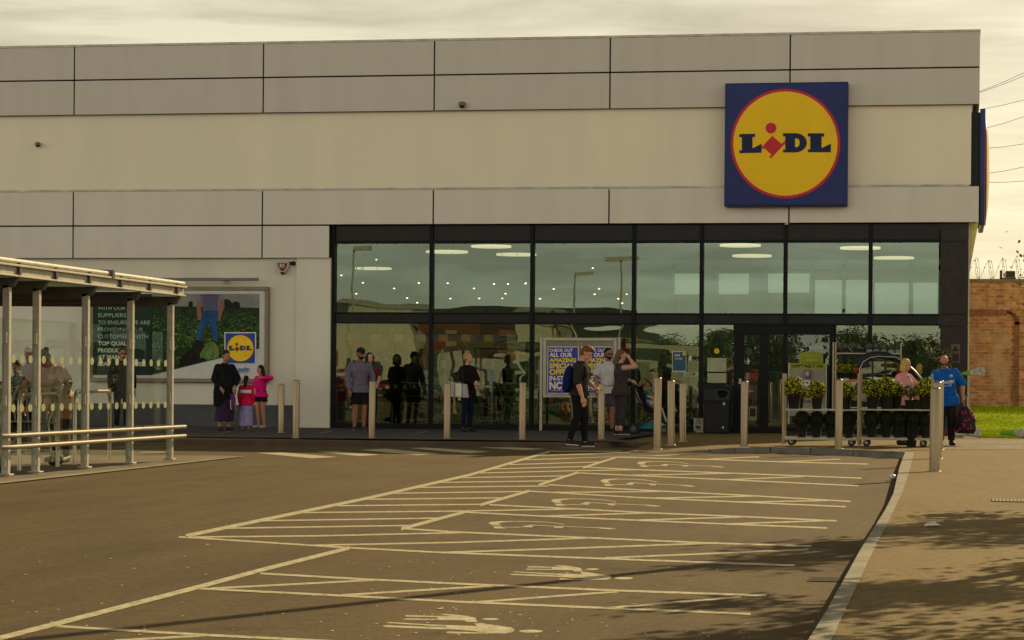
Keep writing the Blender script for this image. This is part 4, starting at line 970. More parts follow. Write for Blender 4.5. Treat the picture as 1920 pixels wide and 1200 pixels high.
for x0 in (1027,1090):
    b = MB(); rect(b,x0-.6,649.6,x0+57.6,738.6,yb-.018,.003); p = b.build('poster_sheet', PCR, t_)
    b = MB(); rect(b,x0+.8,651,x0+56.2,737,yb-.022,.003); b.build('poster_face', PUR, p)
    bw, by = MB(), MB()
    T('CHECK OUT',x0+3,x0+47,654,659.5,yb-.026,bw,.03); T('ALL OUR',x0+3,x0+46,661.5,669,yb-.026,bw,.04)
    T('AMAZING',x0+3,x0+53,671.5,679,yb-.026,by,.045); T('SPECIAL',x0+3,x0+50,681.5,690.5,yb-.026,by,.045); T('OFFERS',x0+3,x0+51,692.5,702.5,yb-.026,by,.045)
    T('IN-STORE',x0+3,x0+51,705,713.5,yb-.026,bw,.04); T('NOW!',x0+3,x0+50,716,729.5,yb-.026,bw,.05)
    bw.build('lettering', PCR, p, fix=False); by.build('yellow_lettering', PYE, p, fix=False)
    b = MB(); rect(b,x0+7,732,x0+50,733,yb-.026,.001); b.build('small_print', PCR, p)

# ------------------------------------------------------------------ litter bin and small card
t_ = thing('litter_bin', 'large black plastic litter bin with a hooded opening beside the door', 'bin', (W(1345,800,YF-.5).x, YF-.5, PV))
c = Vector(t_.location); sx = .29
def rr(z, hw_, hd, r_=.08, n=5):
    out_ = []
    for cx,cy,a0 in ((1,1,0),(-1,1,90),(-1,-1,180),(1,-1,270)):
        for k in range(n+1):
            a_ = R(a0+90*k/n); out_.append((c.x+cx*(hw_-r_)+r_*math.cos(a_), c.y+cy*(hd-r_)+r_*math.sin(a_), c.z+z))
    return out_
def lo(name, secs, m, par, **k):
    b = MB(); rs = [rr(*s_) for s_ in secs]; n = len(rs[0])
    b.add([v for g_ in rs for v in g_],[(i*n+k,i*n+(k+1)%n,(i+1)*n+(k+1)%n,(i+1)*n+k) for i in range(len(rs)-1) for k in range(n)]); b.add(rs[0],[tuple(range(n))[::-1]]); b.add(rs[-1],[tuple(range(n))]); return b.build(name,m,par,**k)
BINM = M('bin_black',(0.012,0.012,0.013),.45,var=.3,scale=6)
lo('body',[(0,.25,.24),(.02,.265,.25),(.64,.285,.27)],BINM,t_,bevel=.008); lo('collar',[(.642,.30,.285),(.70,.305,.29)],BINM,t_,bevel=.01)
hd_ = lo('hood',[(.702,.295,.28),(.93,.295,.28),(1.0,.27,.25,.1),(1.04,.20,.18,.1)],M('hood_black',(0.012,0.014,0.02),.32),t_)
b = MB(); y_ = c.y-.283
pts = [(c.x+.13+.13*math.cos(R(a_)), y_, c.z+.87+.13*math.sin(R(a_))*(1 if a_ > 180 else .45)) for a_ in range(0,360,15)]
b.poly(pts[::-1]); b.build('opening', M('bin_hole',(0.002,0.002,0.002),.9), hd_)
b = MB(); b.tube(pts+[pts[0]],.012,6); b.build('opening_rim', M('rim_grey',(0.05,0.055,0.05),.4), hd_)
b = MB(); b.box((c.x+.14,c.y-.30,c.z+.60),(c.x+.19,c.y-.283,c.z+.66)); b.build('lock', GALV, t_); b = MB(); b.box((c.x+.13,c.y-.275,c.z+.10),(c.x+.16,c.y-.262,c.z+.15)); b.build('sticker', WHT, t_)
yb2 = YF-.30; p0 = W(1309.5,812,yb2)
t_ = thing('leaflet_card', 'small white card with a brown bull picture leaning beside the litter bin', 'card', p0)
b = MB(); rect(b,1300.5,784,1318.5,812.3,yb2,.03); b.build('board', M('card_white',(0.36,0.35,0.28),.6), t_)
b = MB(); q = lambda x,y: (W(1180+x/5,620+y/5,yb2).x, yb2-.004, W(1180+x/5,620+y/5,yb2).z)
b.poly([q(*v) for v in ((616,893),(630,890),(660,893),(668,905),(664,938),(659,938),(656,918),(640,918),(638,936),(632,936),(628,912),(618,905))]); b.build('bull_print', M('bull_brown',(0.10,0.02,0.012),.6), t_, fix=False)
b = MB(); b.poly([q(*v) for v in ((604,937),(620,937),(620,953),(604,953))]); b.build('logo_square', BLK, t_, fix=False)
b = MB()
for k in range(5): b.poly([q(*v) for v in ((625,828+k*11),(670,828+k*11),(670,831+k*11),(625,831+k*11))])
b.build('small_print', BLK, t_, fix=False)

# ------------------------------------------------------------------ hand sanitiser stand
ysn = YF-.55
t_ = thing('sanitiser_stand', 'white and yellow hand-sanitiser stand with a dispenser, standing behind the flower trolley', 'stand', W(1512,805,ysn))
WB = M('stand_white',(0.26,0.255,0.215),.5); LY = M('stand_lime',(0.30,0.31,0.02),.5)
b = MB(); rect(b,1481,681,1547,781,ysn,.04); b.build('panel', WB, t_, bevel=.004)
for k,(x0_,x1_) in enumerate(((1477.5,1480.6),(1547.4,1550))):
    b = MB(); rect(b,x0_,680-k*7,x1_,795,ysn-.01,.06); b.build('leg', AL, t_)
b = MB(); a, c = W(1477,805,ysn), W(1550,805,ysn); b.box((a.x,ysn-.2,PV),(c.x,ysn+.3,PV+.04)); b.build('base', BLACKP, t_)
qq = lambda x,y,k=1: (W(1360+x/5,620+y/5,ysn).x, ysn-.004*k, W(1360+x/5,620+y/5,ysn).z)
b = MB(); b.prism([qq(*v) for v in ((693,300),(690,215),(720,202),(800,196),(880,202),(915,215),(918,300))],(0,.03,0)); p = b.build('header', M('header_lime',(0.24,0.27,0.02),.5), t_)
b = MB(); T('Protect Yourself',1502,1540,664,668,ysn-.01,b); T('CLEAN',1512,1532,672,677,ysn-.01,b); b.build('lettering', M('header_text',(0.36,0.38,0.06),.5), p, fix=False)
b = MB(); rect(b,1481,681,1547,691.5,ysn-.006,.004); p = b.build('banner', LY, t_)
b = MB(); T("DON'T PASS IT ON!",1484,1543,683.5,689,ysn-.009,b,.04); b.build('lettering', BLK, p, fix=False)
b = MB(); rect(b,1508,693.5,1519,709.5,ysn-.10,.095); p = b.build('dispenser', M('dispenser_grey',(0.14,0.13,0.11),.4), t_, bevel=.02)
b = MB(); rect(b,1510.5,696,1516.5,704.5,ysn-.107,.005); b.build('dispenser_window', M('disp_win',(0.40,0.36,0.28),.4), p)
b = MB(); rect(b,1508,712,1519,724,ysn-.012,.008); p = b.build('pictogram', WHT, t_); b = MB(); c = W(1513,717.5,ysn-.02); b.ell(c,(.03,.006,.02),8,6); b.build('hand_print', DRED, p)
b = MB(); rect(b,1508,726,1524,749,ysn-.008,.006); p = b.build('lime_label', LY, t_)
b = MB(); T('O',1509,1522,731,745,ysn-.012,b,.06); T('YOUR',1504,1520,750.5,755,ysn-.012,b,.03); b.build('lettering', BLK, p, fix=False)

# ------------------------------------------------------------------ plants and flower trolleys
BOXL = [M('box_leaf_a',(0.62,0.58,0.015),.6),M('box_leaf_b',(0.20,0.22,0.012),.6),M('box_leaf_c',(0.03,0.045,0.006),.6)]
POT = M('pot_black',(0.012,0.011,0.010),.5)
CORE = M('plant_core',(0.010,0.014,0.004),.9)
def leafball(b, c, r, n, size, mats=3, squash=1.0, rr=None):
    rr = rr or rnd
    for _ in range(n):
        v = Vector((rr.gauss(0,1),rr.gauss(0,1),rr.gauss(0,1))).normalized(); k = r*rr.uniform(.80,1.06)
        p = Vector(c)+Vector((v.x*k,v.y*k,v.z*k*squash)); d = Vector((rr.uniform(-1,1),rr.uniform(-1,1),rr.uniform(-1,1))).normalized()
        a = v.cross(d).normalized()*size*rr.uniform(.6,1.2); u = (v*.5+d*.8).normalized()*size*rr.uniform(.7,1.4)
        b.mat(rr.choice(range(mats))).add([p-a*.5,p+u*.5,p+a*.5,p-u*.5],[(0,1,2,3)])
def make_topiary(leaf=BOXL):
    t = thing('box_ball_plant', 't', 'potted plant')
    b = MB(); b.lathe([(.085,0),(.115,.24),(.12,.25),(.105,.25),(.10,.22),(.001,.22)],(0,0,0),14); b.build('pot', POT, t)
    b = MB(); b.mat(0).ell((0,0,.36),(.15,.15,.15),14,10); c_ = b.build('crown_core', CORE, t)
    b = MB(); leafball(b,(0,0,.36),.175,1100,.028); b.build('foliage', leaf, t, fix=False)
    return t
tpn = make_topiary()
tpd = make_topiary([M('painted_shade_leaf_a',(0.030,0.036,0.006),.7),M('painted_shade_leaf_b',(0.014,0.020,0.004),.7),M('painted_shade_leaf_c',(0.008,0.012,0.003),.7)])  # darker leaf colours put the shade of the upper shelf into the plants
def put(tmpl, px, py, s, lab, grp, y=None, z=None, rz=0):
    global first_done
    o = tmpl if not tmpl.get('_used') else copy_tree(tmpl); tmpl['_used'] = 1
    p = W(px,py,y) if y else G(px,py,PV)
    if z is not None: p.z = z
    if '_used' in o and o is not tmpl: del o['_used']
    return place(o, p, rz, lab, grp, s)
LS = STEEL; 
def cart(px0, px1, pyb, label, posts):
    """danish flower trolley: px range at wheel level"""
    A, C = G(px0,pyb,PV), G(px1,pyb,PV); y = (A.y+C.y)/2; x0, x1 = W(px0,800,y).x, W(px1,800,y).x
    zs, zb_, zt_ = W((px0+px1)/2,768.5,y).z, W((px0+px1)/2,823,y).z, W(px0,700,y).z
    t = thing('flower_trolley', label, 'flower trolley', ((x0+x1)/2,y,PV))
    d = .58
    for x in (x0+.02, x1-.02):
        for yy in (y, y+d):
            b = MB(); b.box((x-.018,yy-.018,zb_-.10),(x+.018,yy+.018,zt_)); b.build('post', BST, t, bevel=.003)
    b = MB(); b.box((x0,y,zb_-.022),(x1,y+d,zb_+.02)); b.build('base_deck', AL, t, bevel=.003)
    b = MB(); b.box((x0+.04,y-.01,zs-.014),(x1-.04,y+d,zs+.012)); b.build('shelf', AL, t, bevel=.003)
    for x in (x0+.16, x1-.16):
        for yy in (y+.06, y+d-.06):
            r_ = .062; b = MB(); b.tube([(x-.017,yy,PV+r_),(x+.017,yy,PV+r_)] if False else [(x,yy-.017,PV+r_),(x,yy+.017,PV+r_)],r_,16); w_ = b.build('wheel', BLACKP, t)
            b = MB(); b.tube([(x,yy-.022,PV+r_),(x,yy+.022,PV+r_)],.028,10); b.build('hub', M('hub_brass',(0.30,0.20,0.08),.4,.5), w_)
            b = MB(); b.box((x-.03,yy-.024,PV+r_*1.0),(x-.012,yy+.024,zb_-.023)); b.build('fork', GALV, w_)
    return t, y, x0, x1, zs+.012, zb_+.02
t1, yc1, xa1, xb1, zs1, zb1 = cart(1466,1614,836,'left flower trolley stocked with box ball plants on its upper shelf', 0)
t2, yc2, xa2, xb2, zs2, zb2_ = cart(1607,1749,838,'right flower trolley stocked with box balls and a small leafy plant', 0)
for k,(px,s,lab) in enumerate(((1489,.98,'box ball plant in a black pot at the left end of the left trolley'),(1532,.86,'second box ball plant on the left trolley, smaller, lime on its right side'),(1586,.86,'box ball plant partly hidden by the bollard on the left trolley'))):
    put(tpn,px,760,s*1.06,lab,'box ball plants on the upper trolley shelves',yc1+.16,zs1,rnd.uniform(0,6))
put(tpn,1498,760,.80,'box ball plant tucked behind the first one on the left trolley','box ball plants on the upper trolley shelves',yc1+.40,zs1,2)
for k,(px,s,lab,dy) in enumerate(((1636,.92,'leftmost box ball plant on the right trolley',.14),(1662,.98,'largest box ball plant on the right trolley',.13),(1680,.84,'box ball plant behind the largest one on the right trolley',.38),(1736,.96,'box ball plant at the right end of the right trolley beside the bollards',.14))):
    put(tpn,px,760,s*1.06,lab,'box ball plants on the upper trolley shelves',yc2+dy,zs2,rnd.uniform(0,6))
# small leafy plant
t_ = thing('leafy_plant', 'small brown and green leafy plant in a black pot between the box balls', 'potted plant', (W(1707,760,yc2+.15).x,yc2+.15,zs2))
c = Vector(t_.location); b = MB(); b.lathe([(.07,0),(.10,.15),(.105,.16),(.09,.16),(.001,.14)],c,12); b.build('pot', POT, t_)
b = MB()
for k in range(14):
    a_ = rnd.uniform(0,6.28); q = c+Vector((math.cos(a_)*.13*rnd.random(),math.sin(a_)*.13,.28+rnd.uniform(0,.12))); b.tube([c+Vector((0,0,.14)),q],.005,4)
b.build('stem', M('stem_brown',(0.12,0.05,0.02),.7), t_)
b = MB(); leafball(b,c+Vector((0,0,.31)),.13,160,.06,3,.7); b.build('foliage', [M('leaf_bronze',(0.10,0.045,0.015),.6),M('leaf_lime',(0.15,0.18,0.02),.6),M('leaf_pale',(0.20,0.18,0.10),.6)], t_, fix=False)
# ball plants on the lower decks, shade painted into their leaf colours
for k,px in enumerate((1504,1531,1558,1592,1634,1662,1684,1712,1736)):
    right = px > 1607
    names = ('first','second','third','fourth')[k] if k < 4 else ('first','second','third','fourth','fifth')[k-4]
    put(tpd,px,810,(.80,.80,.86),'shade-painted ball plant, %s from the left on the lower deck of the %s trolley' % (names, 'right' if right else 'left'),'shade-painted ball plants on the lower trolley decks',(yc2 if right else yc1)+.2,(zb2_ if right else zb1),rnd.uniform(0,6))
b = MB(); p = G(1708,839,PV)
b.lathe([(.075,0),(.10,.17),(.105,.18),(.09,.18),(.001,.15)],(p.x,p.y+.3,PV),12); tag(b.build('flower_pot', POT), 'empty black pot on the pavement under the right trolley', 'pot')
# display rack behind the trolleys
yr = G(1600,818,PV).y+.2
t_ = thing('plant_rack', 'tall metal plant rack with heather trays on its top shelf, against the shop glass', 'rack', W(1628,810,yr))
za = lambda py: W(1628,py,yr).z
for x in (1562,1566.5,1689):
    b = MB(); q = W(x,700,yr); b.box((q.x-.016,yr,PV),(q.x+.016,yr+.035,za(642 if x < 1600 else 645))); b.build('post', BST, t_)
for zz in (663,713,765):
    b = MB(); a, c = W(1566,zz,yr), W(1689,zz,yr); b.box((a.x,yr,c.z-.012),(c.x,yr+.5,c.z+.01)); b.build('shelf', AL, t_)
b = MB(); hr = [M('heather_a',(0.12,0.13,0.09),.7),M('heather_b',(0.07,0.10,0.05),.7),M('heather_c',(0.16,0.15,0.12),.7)]
for k,px in enumerate((1571,1583,1596,1608,1630,1643,1657,1671,1684)):
    q = W(px,660,yr+.15); tt = thing('heather_plant', 'grey green potted heather on the top rack shelf, %s from the left' % ('first','second','third','fourth','fifth','sixth','seventh','eighth','ninth')[k], 'potted plant', (q.x,yr+.15,za(663)+.01),0,'heather pots on the top rack shelf')
    c = Vector(tt.location); b = MB(); b.box((c.x-.055,c.y-.05,c.z),(c.x+.055,c.y+.05,c.z+.075)); b.build('pot', M('tray_blue',(0.16,0.22,0.24),.5) if k > 3 else POT, tt)
    b = MB(); leafball(b,c+Vector((0,0,.14)),.075,90,.035,3,.8); b.build('foliage', hr, tt, fix=False)
for k,(px,zz) in enumerate([(p_,713) for p_ in (1577,1592,1607,1622,1637,1652,1667,1681)]+[(p_,765) for p_ in (1577,1600,1622,1645,1667)]):
    q = W(px,zz,yr+.2); o = copy_tree(tpn)
    if '_used' in o: del o['_used']
    place(o,(q.x,yr+.2,za(zz)+.01),k,'dark bushy plant on the %s rack shelf, number %s from the left' % ('middle' if zz == 713 else 'bottom', 'one two three four five six seven eight'.split()[k if zz == 713 else k-8]),'bushy plants on the tall rack',(.6,.6,.62))
b = MB()
for px in (1583,1640,1659): rect(b,px-8,709,px+8,714.5,yr-.012,.006)
b.build('price_label', M('label_white',(0.36,0.40,0.42),.5), t_)
b = MB()
for p_ in (((1591,650),(1598,660)),((1608,651),(1618,653))): b.bar(W(*p_[0],yr-.01),W(*p_[1],yr-.01),.03,.004)
b.build('plant_tag', WHT, t_)
# made-up hooped frame in place of an unidentified, car-like dark arch
yh = yr-.25
t_ = thing('stand_in_arch', 'made-up black hooped frame with clear windows and silver piping behind the flower trolleys', 'display frame', W(1675,812,yh))
h_ = lambda x,y,dy=0: (W(1540+x/5,620+y/5,yh).x, yh+dy, W(1540+x/5,620+y/5,yh).z)
arc = [(372,600),(350,430),(345,340),(375,275),(440,235),(520,222),(610,228),(700,262),(790,320),(870,390),(920,450),(965,520),(1000,640)]
b = MB(); b.tube([h_(*p) for p in arc],[.05]*3+[.075]*4+[.05]*6,8); b.build('hoop', BLACKP, t_)
b = MB(); b.tube([h_(x+(16 if x<600 else 2),y+(18 if x < 700 else -14),-.06) for x,y in arc[1:-1]],.012,6); b.build('silver_piping', M('piping',(0.40,0.38,0.32),.35,.4), t_)
b = MB()
for x,y0_,y1_ in ((480,290,560),(600,275,500)): b.tube([h_(x,y0_),h_(x,y1_)],.02,6)
b.tube([h_(400,320),h_(960,520)],.0,3) if False else None
b.build('strut', BLACKP, t_)
b = MB(); b.poly([h_(*p,.02) for p in arc[1:-1]]); b.build('clear_window', glass('clear_pvc',.16,(.45,.48,.42),.02), t_, fix=False)
b = MB(); c = h_(338,368,-.03); b.ell(c,(.055,.04,.06),10,8); b.build('red_blob', M('blob_red',(0.25,0.01,0.012),.3), t_)
# pink and white cone wrap, red labels
b = MB(); P_ = lambda x,y,dy=0: (W(1540+x/5,620+y/5,yc1+.7).x, yc1+.7+dy, W(1540+x/5,620+y/5,yc1+.7).z)
b.mat(0).add([P_(255,462),P_(330,450),P_(345,470),P_(262,488)],[(0,1,2,3)]); b.mat(1).add([P_(262,488),P_(345,470),P_(300,535,-.03)],[(0,1,2)])
tag(b.build('flower_wrap', [M('wrap_pink',(0.50,0.10,0.07),.4),M('wrap_white',(0.45,0.42,0.42),.4)], fix=False), 'pink and white paper flower wrap sticking up behind the left trolley', 'wrap')
# cellophane bouquets
CEL = M('cellophane',(0.42,0.40,0.33),.18,var=.4,scale=14); CELG = M('wrap_green',(0.14,0.32,0.03),.4,var=.2); 
def bouquet(p, dirv, length, rad, label, seed, green=True, red=False):
    r3 = random.Random(seed); t = thing('bouquet', label, 'bouquet', p); p = Vector(p); d = Vector(dirv).normalized()
    u = d.cross(Vector((0,0,1))).normalized(); v = u.cross(d)
    b = MB(); n = 14; rings = []
    for i,(f_,rr_) in enumerate(((0,.35),(.35,.6),(.7,1.0),(1.0,1.15))):
        rings.append([p+d*length*(f_+r3.uniform(-.04,.04)*(i==3))+ (u*math.cos(2*math.pi*k/n)+v*math.sin(2*math.pi*k/n))*rad*rr_*r3.uniform(.72,1.15) for k in range(n)])
    for i in range(3):
        b.mat(1 if (i == 0 and green) else 0).add(rings[i]+rings[i+1],[(k,(k+1)%n,n+(k+1)%n,n+k) for k in range(n)])
    b.build('wrapper', [CEL, CELG if not red else M('wrap_red',(0.16,0.03,0.03),.5)], t, fix=False)
    b = MB(); leafball(b,p+d*length*.8,rad*.75,120,rad*.45,3,1,r3); b.build('flowers', [BOXL[0],M('bq_white',(0.5,0.48,0.40),.6),BOXL[1]], t, fix=False)
    return t
q = G(1905,822,PV); bouquet((q.x-.30,q.y+.15,lz(q.y)+.10),(1,.1,.02),.8,.11,'cellophane bouquet lying on the lawn edge at the right',1)
q = G(1790,821,PV); bouquet((q.x-.25,q.y,PV+.10),(1,.0,.0),.45,.10,'flower bouquet in clear wrap on the paving behind the man in blue, left one',2,True,True)
bouquet((q.x+.10,q.y+.05,PV+.09),(1,.15,.03),.42,.09,'white wrapped bouquet lying right of the other one beside the shop corner',3,False)
q = W(1622,752,yc1+.72); bouquet((q.x-.28,yc1+.3,q.z+.05),(1,.1,.05),.50,.08,'cellophane wrapped bouquet lying behind the posts of the two trolleys',4,False)
# bouquet buckets inside the last window
yq = YF-.12
t_ = thing('bouquet_display', 'tall bouquets in clear wrap against the right window behind the man in blue', 'bouquets', (W(1760,700,yq).x,yq,PV))
b = MB()
for k in range(7):
    c = W(rnd.uniform(1742,1782),rnd.uniform(655,712),yq); leafball(b,c,rnd.uniform(.08,.15),150,.035,3,1.2)
b.build('flowers', [M('fl_dark',(0.03,0.035,0.01),.6),M('fl_olive',(0.12,0.12,0.03),.6),M('fl_pale',(0.28,0.24,0.14),.6)], t_, fix=False)
b = MB(); c = W(1762,800,yq); b.lathe([(.20,0),(.24,.75),(.001,.74)],(c.x,c.y-.05,PV),14); b.build('bucket', BLACKP, t_)
# stand post at the shop corner with a bouquet wrapped on its arm
q = W(1818,800,YF-.6); t_ = thing('display_post', 'thin steel post carrying a green wrapped bouquet at the shop corner', 'post', (q.x,YF-.6,PV))
b = MB(); b.box((q.x-.014,YF-.614,PV),(q.x+.014,YF-.586,W(1818,700,YF-.6).z)); b.build('upright', BST, t_)
a = W(1803,699,YF-.6); bouquet((a.x,YF-.6,a.z-.02),(1,0,.10),.48,.085,'bouquet in green and clear wrap sticking out at the shop corner above the lawn',6)
# sign with triangle in the dark corner
t_ = thing('corner_notice', 'faded notice with a triangle on the dark corner panel', 'notice', W(1791,662,YG-.06))
ny = YG-.075; b = MB(); rect(b,1783,645,1800,680,ny,.012); b.build('board', M('notice_faded',(0.10,0.085,0.04),.6,var=.3), t_)
b = MB(); c = W(1791.5,654,ny-.004); b.add([(c.x-.07,ny-.004,c.z-.05),(c.x+.07,ny-.004,c.z-.05),(c.x,ny-.004,c.z+.07)],[(0,1,2)]); rect(b,1786,663,1797.5,677,ny-.004,.002); b.build('print', BLACKP, t_, fix=False)

# ------------------------------------------------------------------ brick wall, razor wire, cables, trees
def brick_mat():
    m = bpy.data.materials.new('old_brick'); m.use_nodes = True; nt = m.node_tree; bs = nt.nodes['Principled BSDF']; bs.inputs['Roughness'].default_value = .9
    tc = nn(nt,'ShaderNodeTexCoord'); mp = nn(nt,'ShaderNodeMapping'); mp.inputs['Rotation'].default_value = (R(-90),0,0)
    br = nn(nt,'ShaderNodeTexBrick'); br.inputs['Scale'].default_value = 1.0; br.inputs['Brick Width'].default_value = .30; br.inputs['Row Height'].default_value = .10; br.inputs['Mortar Size'].default_value = .012
    br.inputs['Color1'].default_value = (0.66,0.30,0.13,1); br.inputs['Color2'].default_value = (0.36,0.13,0.055,1); br.inputs['Mortar'].default_value = (0.55,0.42,0.26,1); br.inputs['Bias'].default_value = -.25
    nt.links.new(tc.outputs['Object'],mp.inputs[0]); nt.links.new(mp.outputs[0],br.inputs['Vector'])
    n = nn(nt,'ShaderNodeTexNoise'); n.inputs['Scale'].default_value = 3.2; n.inputs['Detail'].default_value = 9; n.inputs['Roughness'].default_value = .75; nt.links.new(tc.outputs['Object'],n.inputs['Vector'])
    r = nn(nt,'ShaderNodeValToRGB'); r.color_ramp.elements[0].position=.35; r.color_ramp.elements[1].position=.62; r.color_ramp.elements[0].color=(.55,.5,.5,1); r.color_ramp.elements[1].color=(1.3,1.25,1.1,1)
    nt.links.new(n.outputs['Fac'],r.inputs[0]); mx = nn(nt,'ShaderNodeMix',data_type='RGBA',blend_type='MULTIPLY'); mx.inputs[0].default_value=1
    nt.links.new(br.outputs['Color'],mx.inputs[6]); nt.links.new(r.outputs[0],mx.inputs[7])
    n3 = nn(nt,'ShaderNodeTexNoise'); n3.inputs['Scale'].default_value = 1.2; n3.inputs['Detail'].default_value = 5; nt.links.new(tc.outputs['Object'],n3.inputs['Vector'])
    r3 = nn(nt,'ShaderNodeValToRGB'); r3.color_ramp.elements[0].position=.5; r3.color_ramp.elements[1].position=.66; r3.color_ramp.elements[0].color=(0,0,0,1); r3.color_ramp.elements[1].color=(.55,.55,.55,1); nt.links.new(n3.outputs['Fac'],r3.inputs[0])
    m4 = nn(nt,'ShaderNodeMix',data_type='RGBA'); m4.inputs[7].default_value=(0.62,0.45,0.24,1); nt.links.new(r3.outputs[0],m4.inputs[0]); nt.links.new(mx.outputs[2],m4.inputs[6])
    nt.links.new(m4.outputs[2],bs.inputs['Base Color'])
    bpn = nn(nt,'ShaderNodeBump'); bpn.inputs['Strength'].default_value=.6; bpn.inputs['Distance'].default_value=.02; nt.links.new(br.outputs['Fac'],bpn.inputs['Height']); bpn.invert=True; nt.links.new(bpn.outputs[0],bs.inputs['Normal'])
    return m
BR = brick_mat(); YW = 75.0
ztop = W(1870,523,YW).z; xl = -1.0; xr = 16.0
t_ = thing('brick_wall', 'old weathered brick wall behind the lawn', 'wall', (6,YW,.4))
b = MB(); b.box((xl,YW,.3),(xr,YW+.34,ztop-.10)); b.build('brickwork', BR, t_)
b = MB(); b.box((xl-.02,YW-.05,ztop-.098),(xr,YW+.39,ztop)); b.build('coping', M('coping_stone',(0.26,0.20,0.12),.9,var=.3,scale=3,bump=.4), t_, bevel=.01)
DB = M('brick_dark',(0.30,0.13,0.06),.9,var=.4,scale=6)
b = MB()                                                         # blocked-up arch outline
ax, az = W(1907,600,YW).x, W(1900,587,YW).z; b.box((xl,YW-.035,az-.07),(ax-.3,YW-.001,az+.10))
for k in range(7): a_ = R(90-k*15); b.box((ax-.34+.34*math.cos(a_)-.07,YW-.03,az-.30+.34*math.sin(a_)-.05),(ax-.34+.34*math.cos(a_)+.07,YW-.0015-.001*k,az-.30+.34*math.sin(a_)+.05))
z = .5
while z < az-.3: b.box((ax-.08-(.06 if int(z*10)%2 else 0),YW-.03,z),(ax+.07,YW-.001,z+.09)); z += .10
b.build('arch_outline', DB, t_)
b = MB(); xb_ = W(1878,512,YW).x; zb_ = ztop
b2 = thing('wall_floodlight', 'small rusty floodlight box standing on top of the brick wall', 'floodlight', (xb_,YW+.1,ztop))
b.box((xb_-.05,YW,zb_),(xb_+.02,YW+.2,zb_+.26)); b.box((xb_-.05,YW,zb_),(xb_+.42,YW+.2,zb_+.04)); b.build('bracket', M('rust',(0.10,0.05,0.03),.8,var=.4), b2)
b = MB(); b.box((xb_+.12,YW-.05,zb_+.05),(xb_+.40,YW+.2,zb_+.24)); b.build('lamp_box', M('lamp_dark',(0.06,0.05,0.035),.7), b2, bevel=.02); b = MB(); b.ell((xb_+.14,YW,zb_+.12),(.10,.05,.08),8,6); b.build('reflector', M('lamp_refl',(0.5,0.42,0.25),.4), b2)
b = MB(); pts = []
for k in range(520):
    a_ = k*.42; x = xl + k*.0135; jr = .34+.05*math.sin(k*.07); pts.append((x+.16*math.sin(a_*.5),YW+.17+jr*math.cos(a_)*.5,ztop+.30+jr*math.sin(a_)*.95))
b.tube(pts,.006,4); 
for k in range(0,520,5): p = Vector(pts[k]); b.add([p+Vector((-.03,0,.01)),p+Vector((.03,0,-.012)),p+Vector((.0,0,.04))],[(0,1,2)])
tag(b.build('razor_wire', M('razor_steel',(0.22,0.20,0.15),.5,.5), fix=False), 'coil of razor wire along the top of the brick wall', 'razor wire')
cab = M('cable_grey',(0.22,0.20,0.16),.7)
for k,(ya,yb2,lab) in enumerate(((171,134,'topmost of the power cables in the sky right of the shop'),(173,140,'second power cable, just under the topmost one'),(205,186,'third power cable down, beside the top of the side sign'),(243,217,'fourth power cable down, rising steeply beside the side sign'),(279,269,'fifth power cable down, nearly level'),(327,312,'sixth power cable down, beside the lower half of the side sign'),(342,339,'lowest and flattest of the power cables'))):
    P0, P1 = W(1838,ya,95), W(1925,yb2,95); d = P1-P0
    pts = [P0-d*2.0+Vector((0,0,-.0)) , P0, P0.lerp(P1,.5)-Vector((0,0,.03)), P1, P1+d*5+Vector((0,8,1.5))]
    b = MB(); b.tube(pts,.009,5); tag(b.build('power_cable', cab), lab, 'cable', 'power cables beyond the shop')
LEAF = [M('leaf_a',(0.055,0.062,0.012),.6),M('leaf_b',(0.10,0.11,0.018),.6),M('leaf_c',(0.030,0.036,0.010),.6)]
BARK = M('bark',(0.10,0.075,0.05),.9,var=.4,scale=8,bump=.5)
def tree(base, h, cr, label, seed, nleaf=3000, ls=.10, lean=(0,0), crown_z=.7, sparse=1.0, name='tree', grp=None, sq=1.0, clumps=26):
    r3 = random.Random(seed); base = Vector(base); t = thing(name, label, 'tree', base, group=grp)
    top = base+Vector((lean[0],lean[1],h)); tr = MB(); pts = [base.lerp(top,k/6)+Vector((r3.uniform(-.05,.05)*k,r3.uniform(-.05,.05)*k,0))*.6 for k in range(7)]
    rb = h*.018+.03; tr.tube(pts,[rb*(1-.13*k) for k in range(7)],9)
    ctr = base+Vector((lean[0]*crown_z,lean[1]*crown_z,h*crown_z)); lf = MB(); cl = []
    for _ in range(clumps):
        v = Vector((r3.gauss(0,1),r3.gauss(0,1),r3.gauss(0,1)*sq)).normalized()*cr*r3.uniform(.35,1.0); v.z *= sq
        cl.append(ctr+v); a = pts[min(6,max(2,int(6*(ctr.z+v.z*.3-base.z)/h)))]; m_ = a.lerp(ctr+v,.5)+Vector((0,0,-.08*cr)); tr.tube([a,m_,ctr+v],[rb*.35,rb*.2,rb*.08],5)
    tr.build('trunk', BARK, t)
    for k in range(nleaf):
        c = r3.choice(cl); s_ = cr*.26*sparse; p = c+Vector((r3.gauss(0,s_),r3.gauss(0,s_),r3.gauss(0,s_*.7))); d = Vector((r3.uniform(-1,1),r3.uniform(-1,1),r3.uniform(-1,1))).normalized(); u = d.cross(Vector((r3.uniform(-1,1),r3.uniform(-1,1),1))).normalized()
        L_ = ls*r3.uniform(.6,1.3); lf.mat(k%3).add([p-u*L_*.3,p+d*L_*.5,p+u*L_*.3,p-d*L_*.5],[(0,1,2,3)])
    lf.build('crown', LEAF, t, fix=False); return t
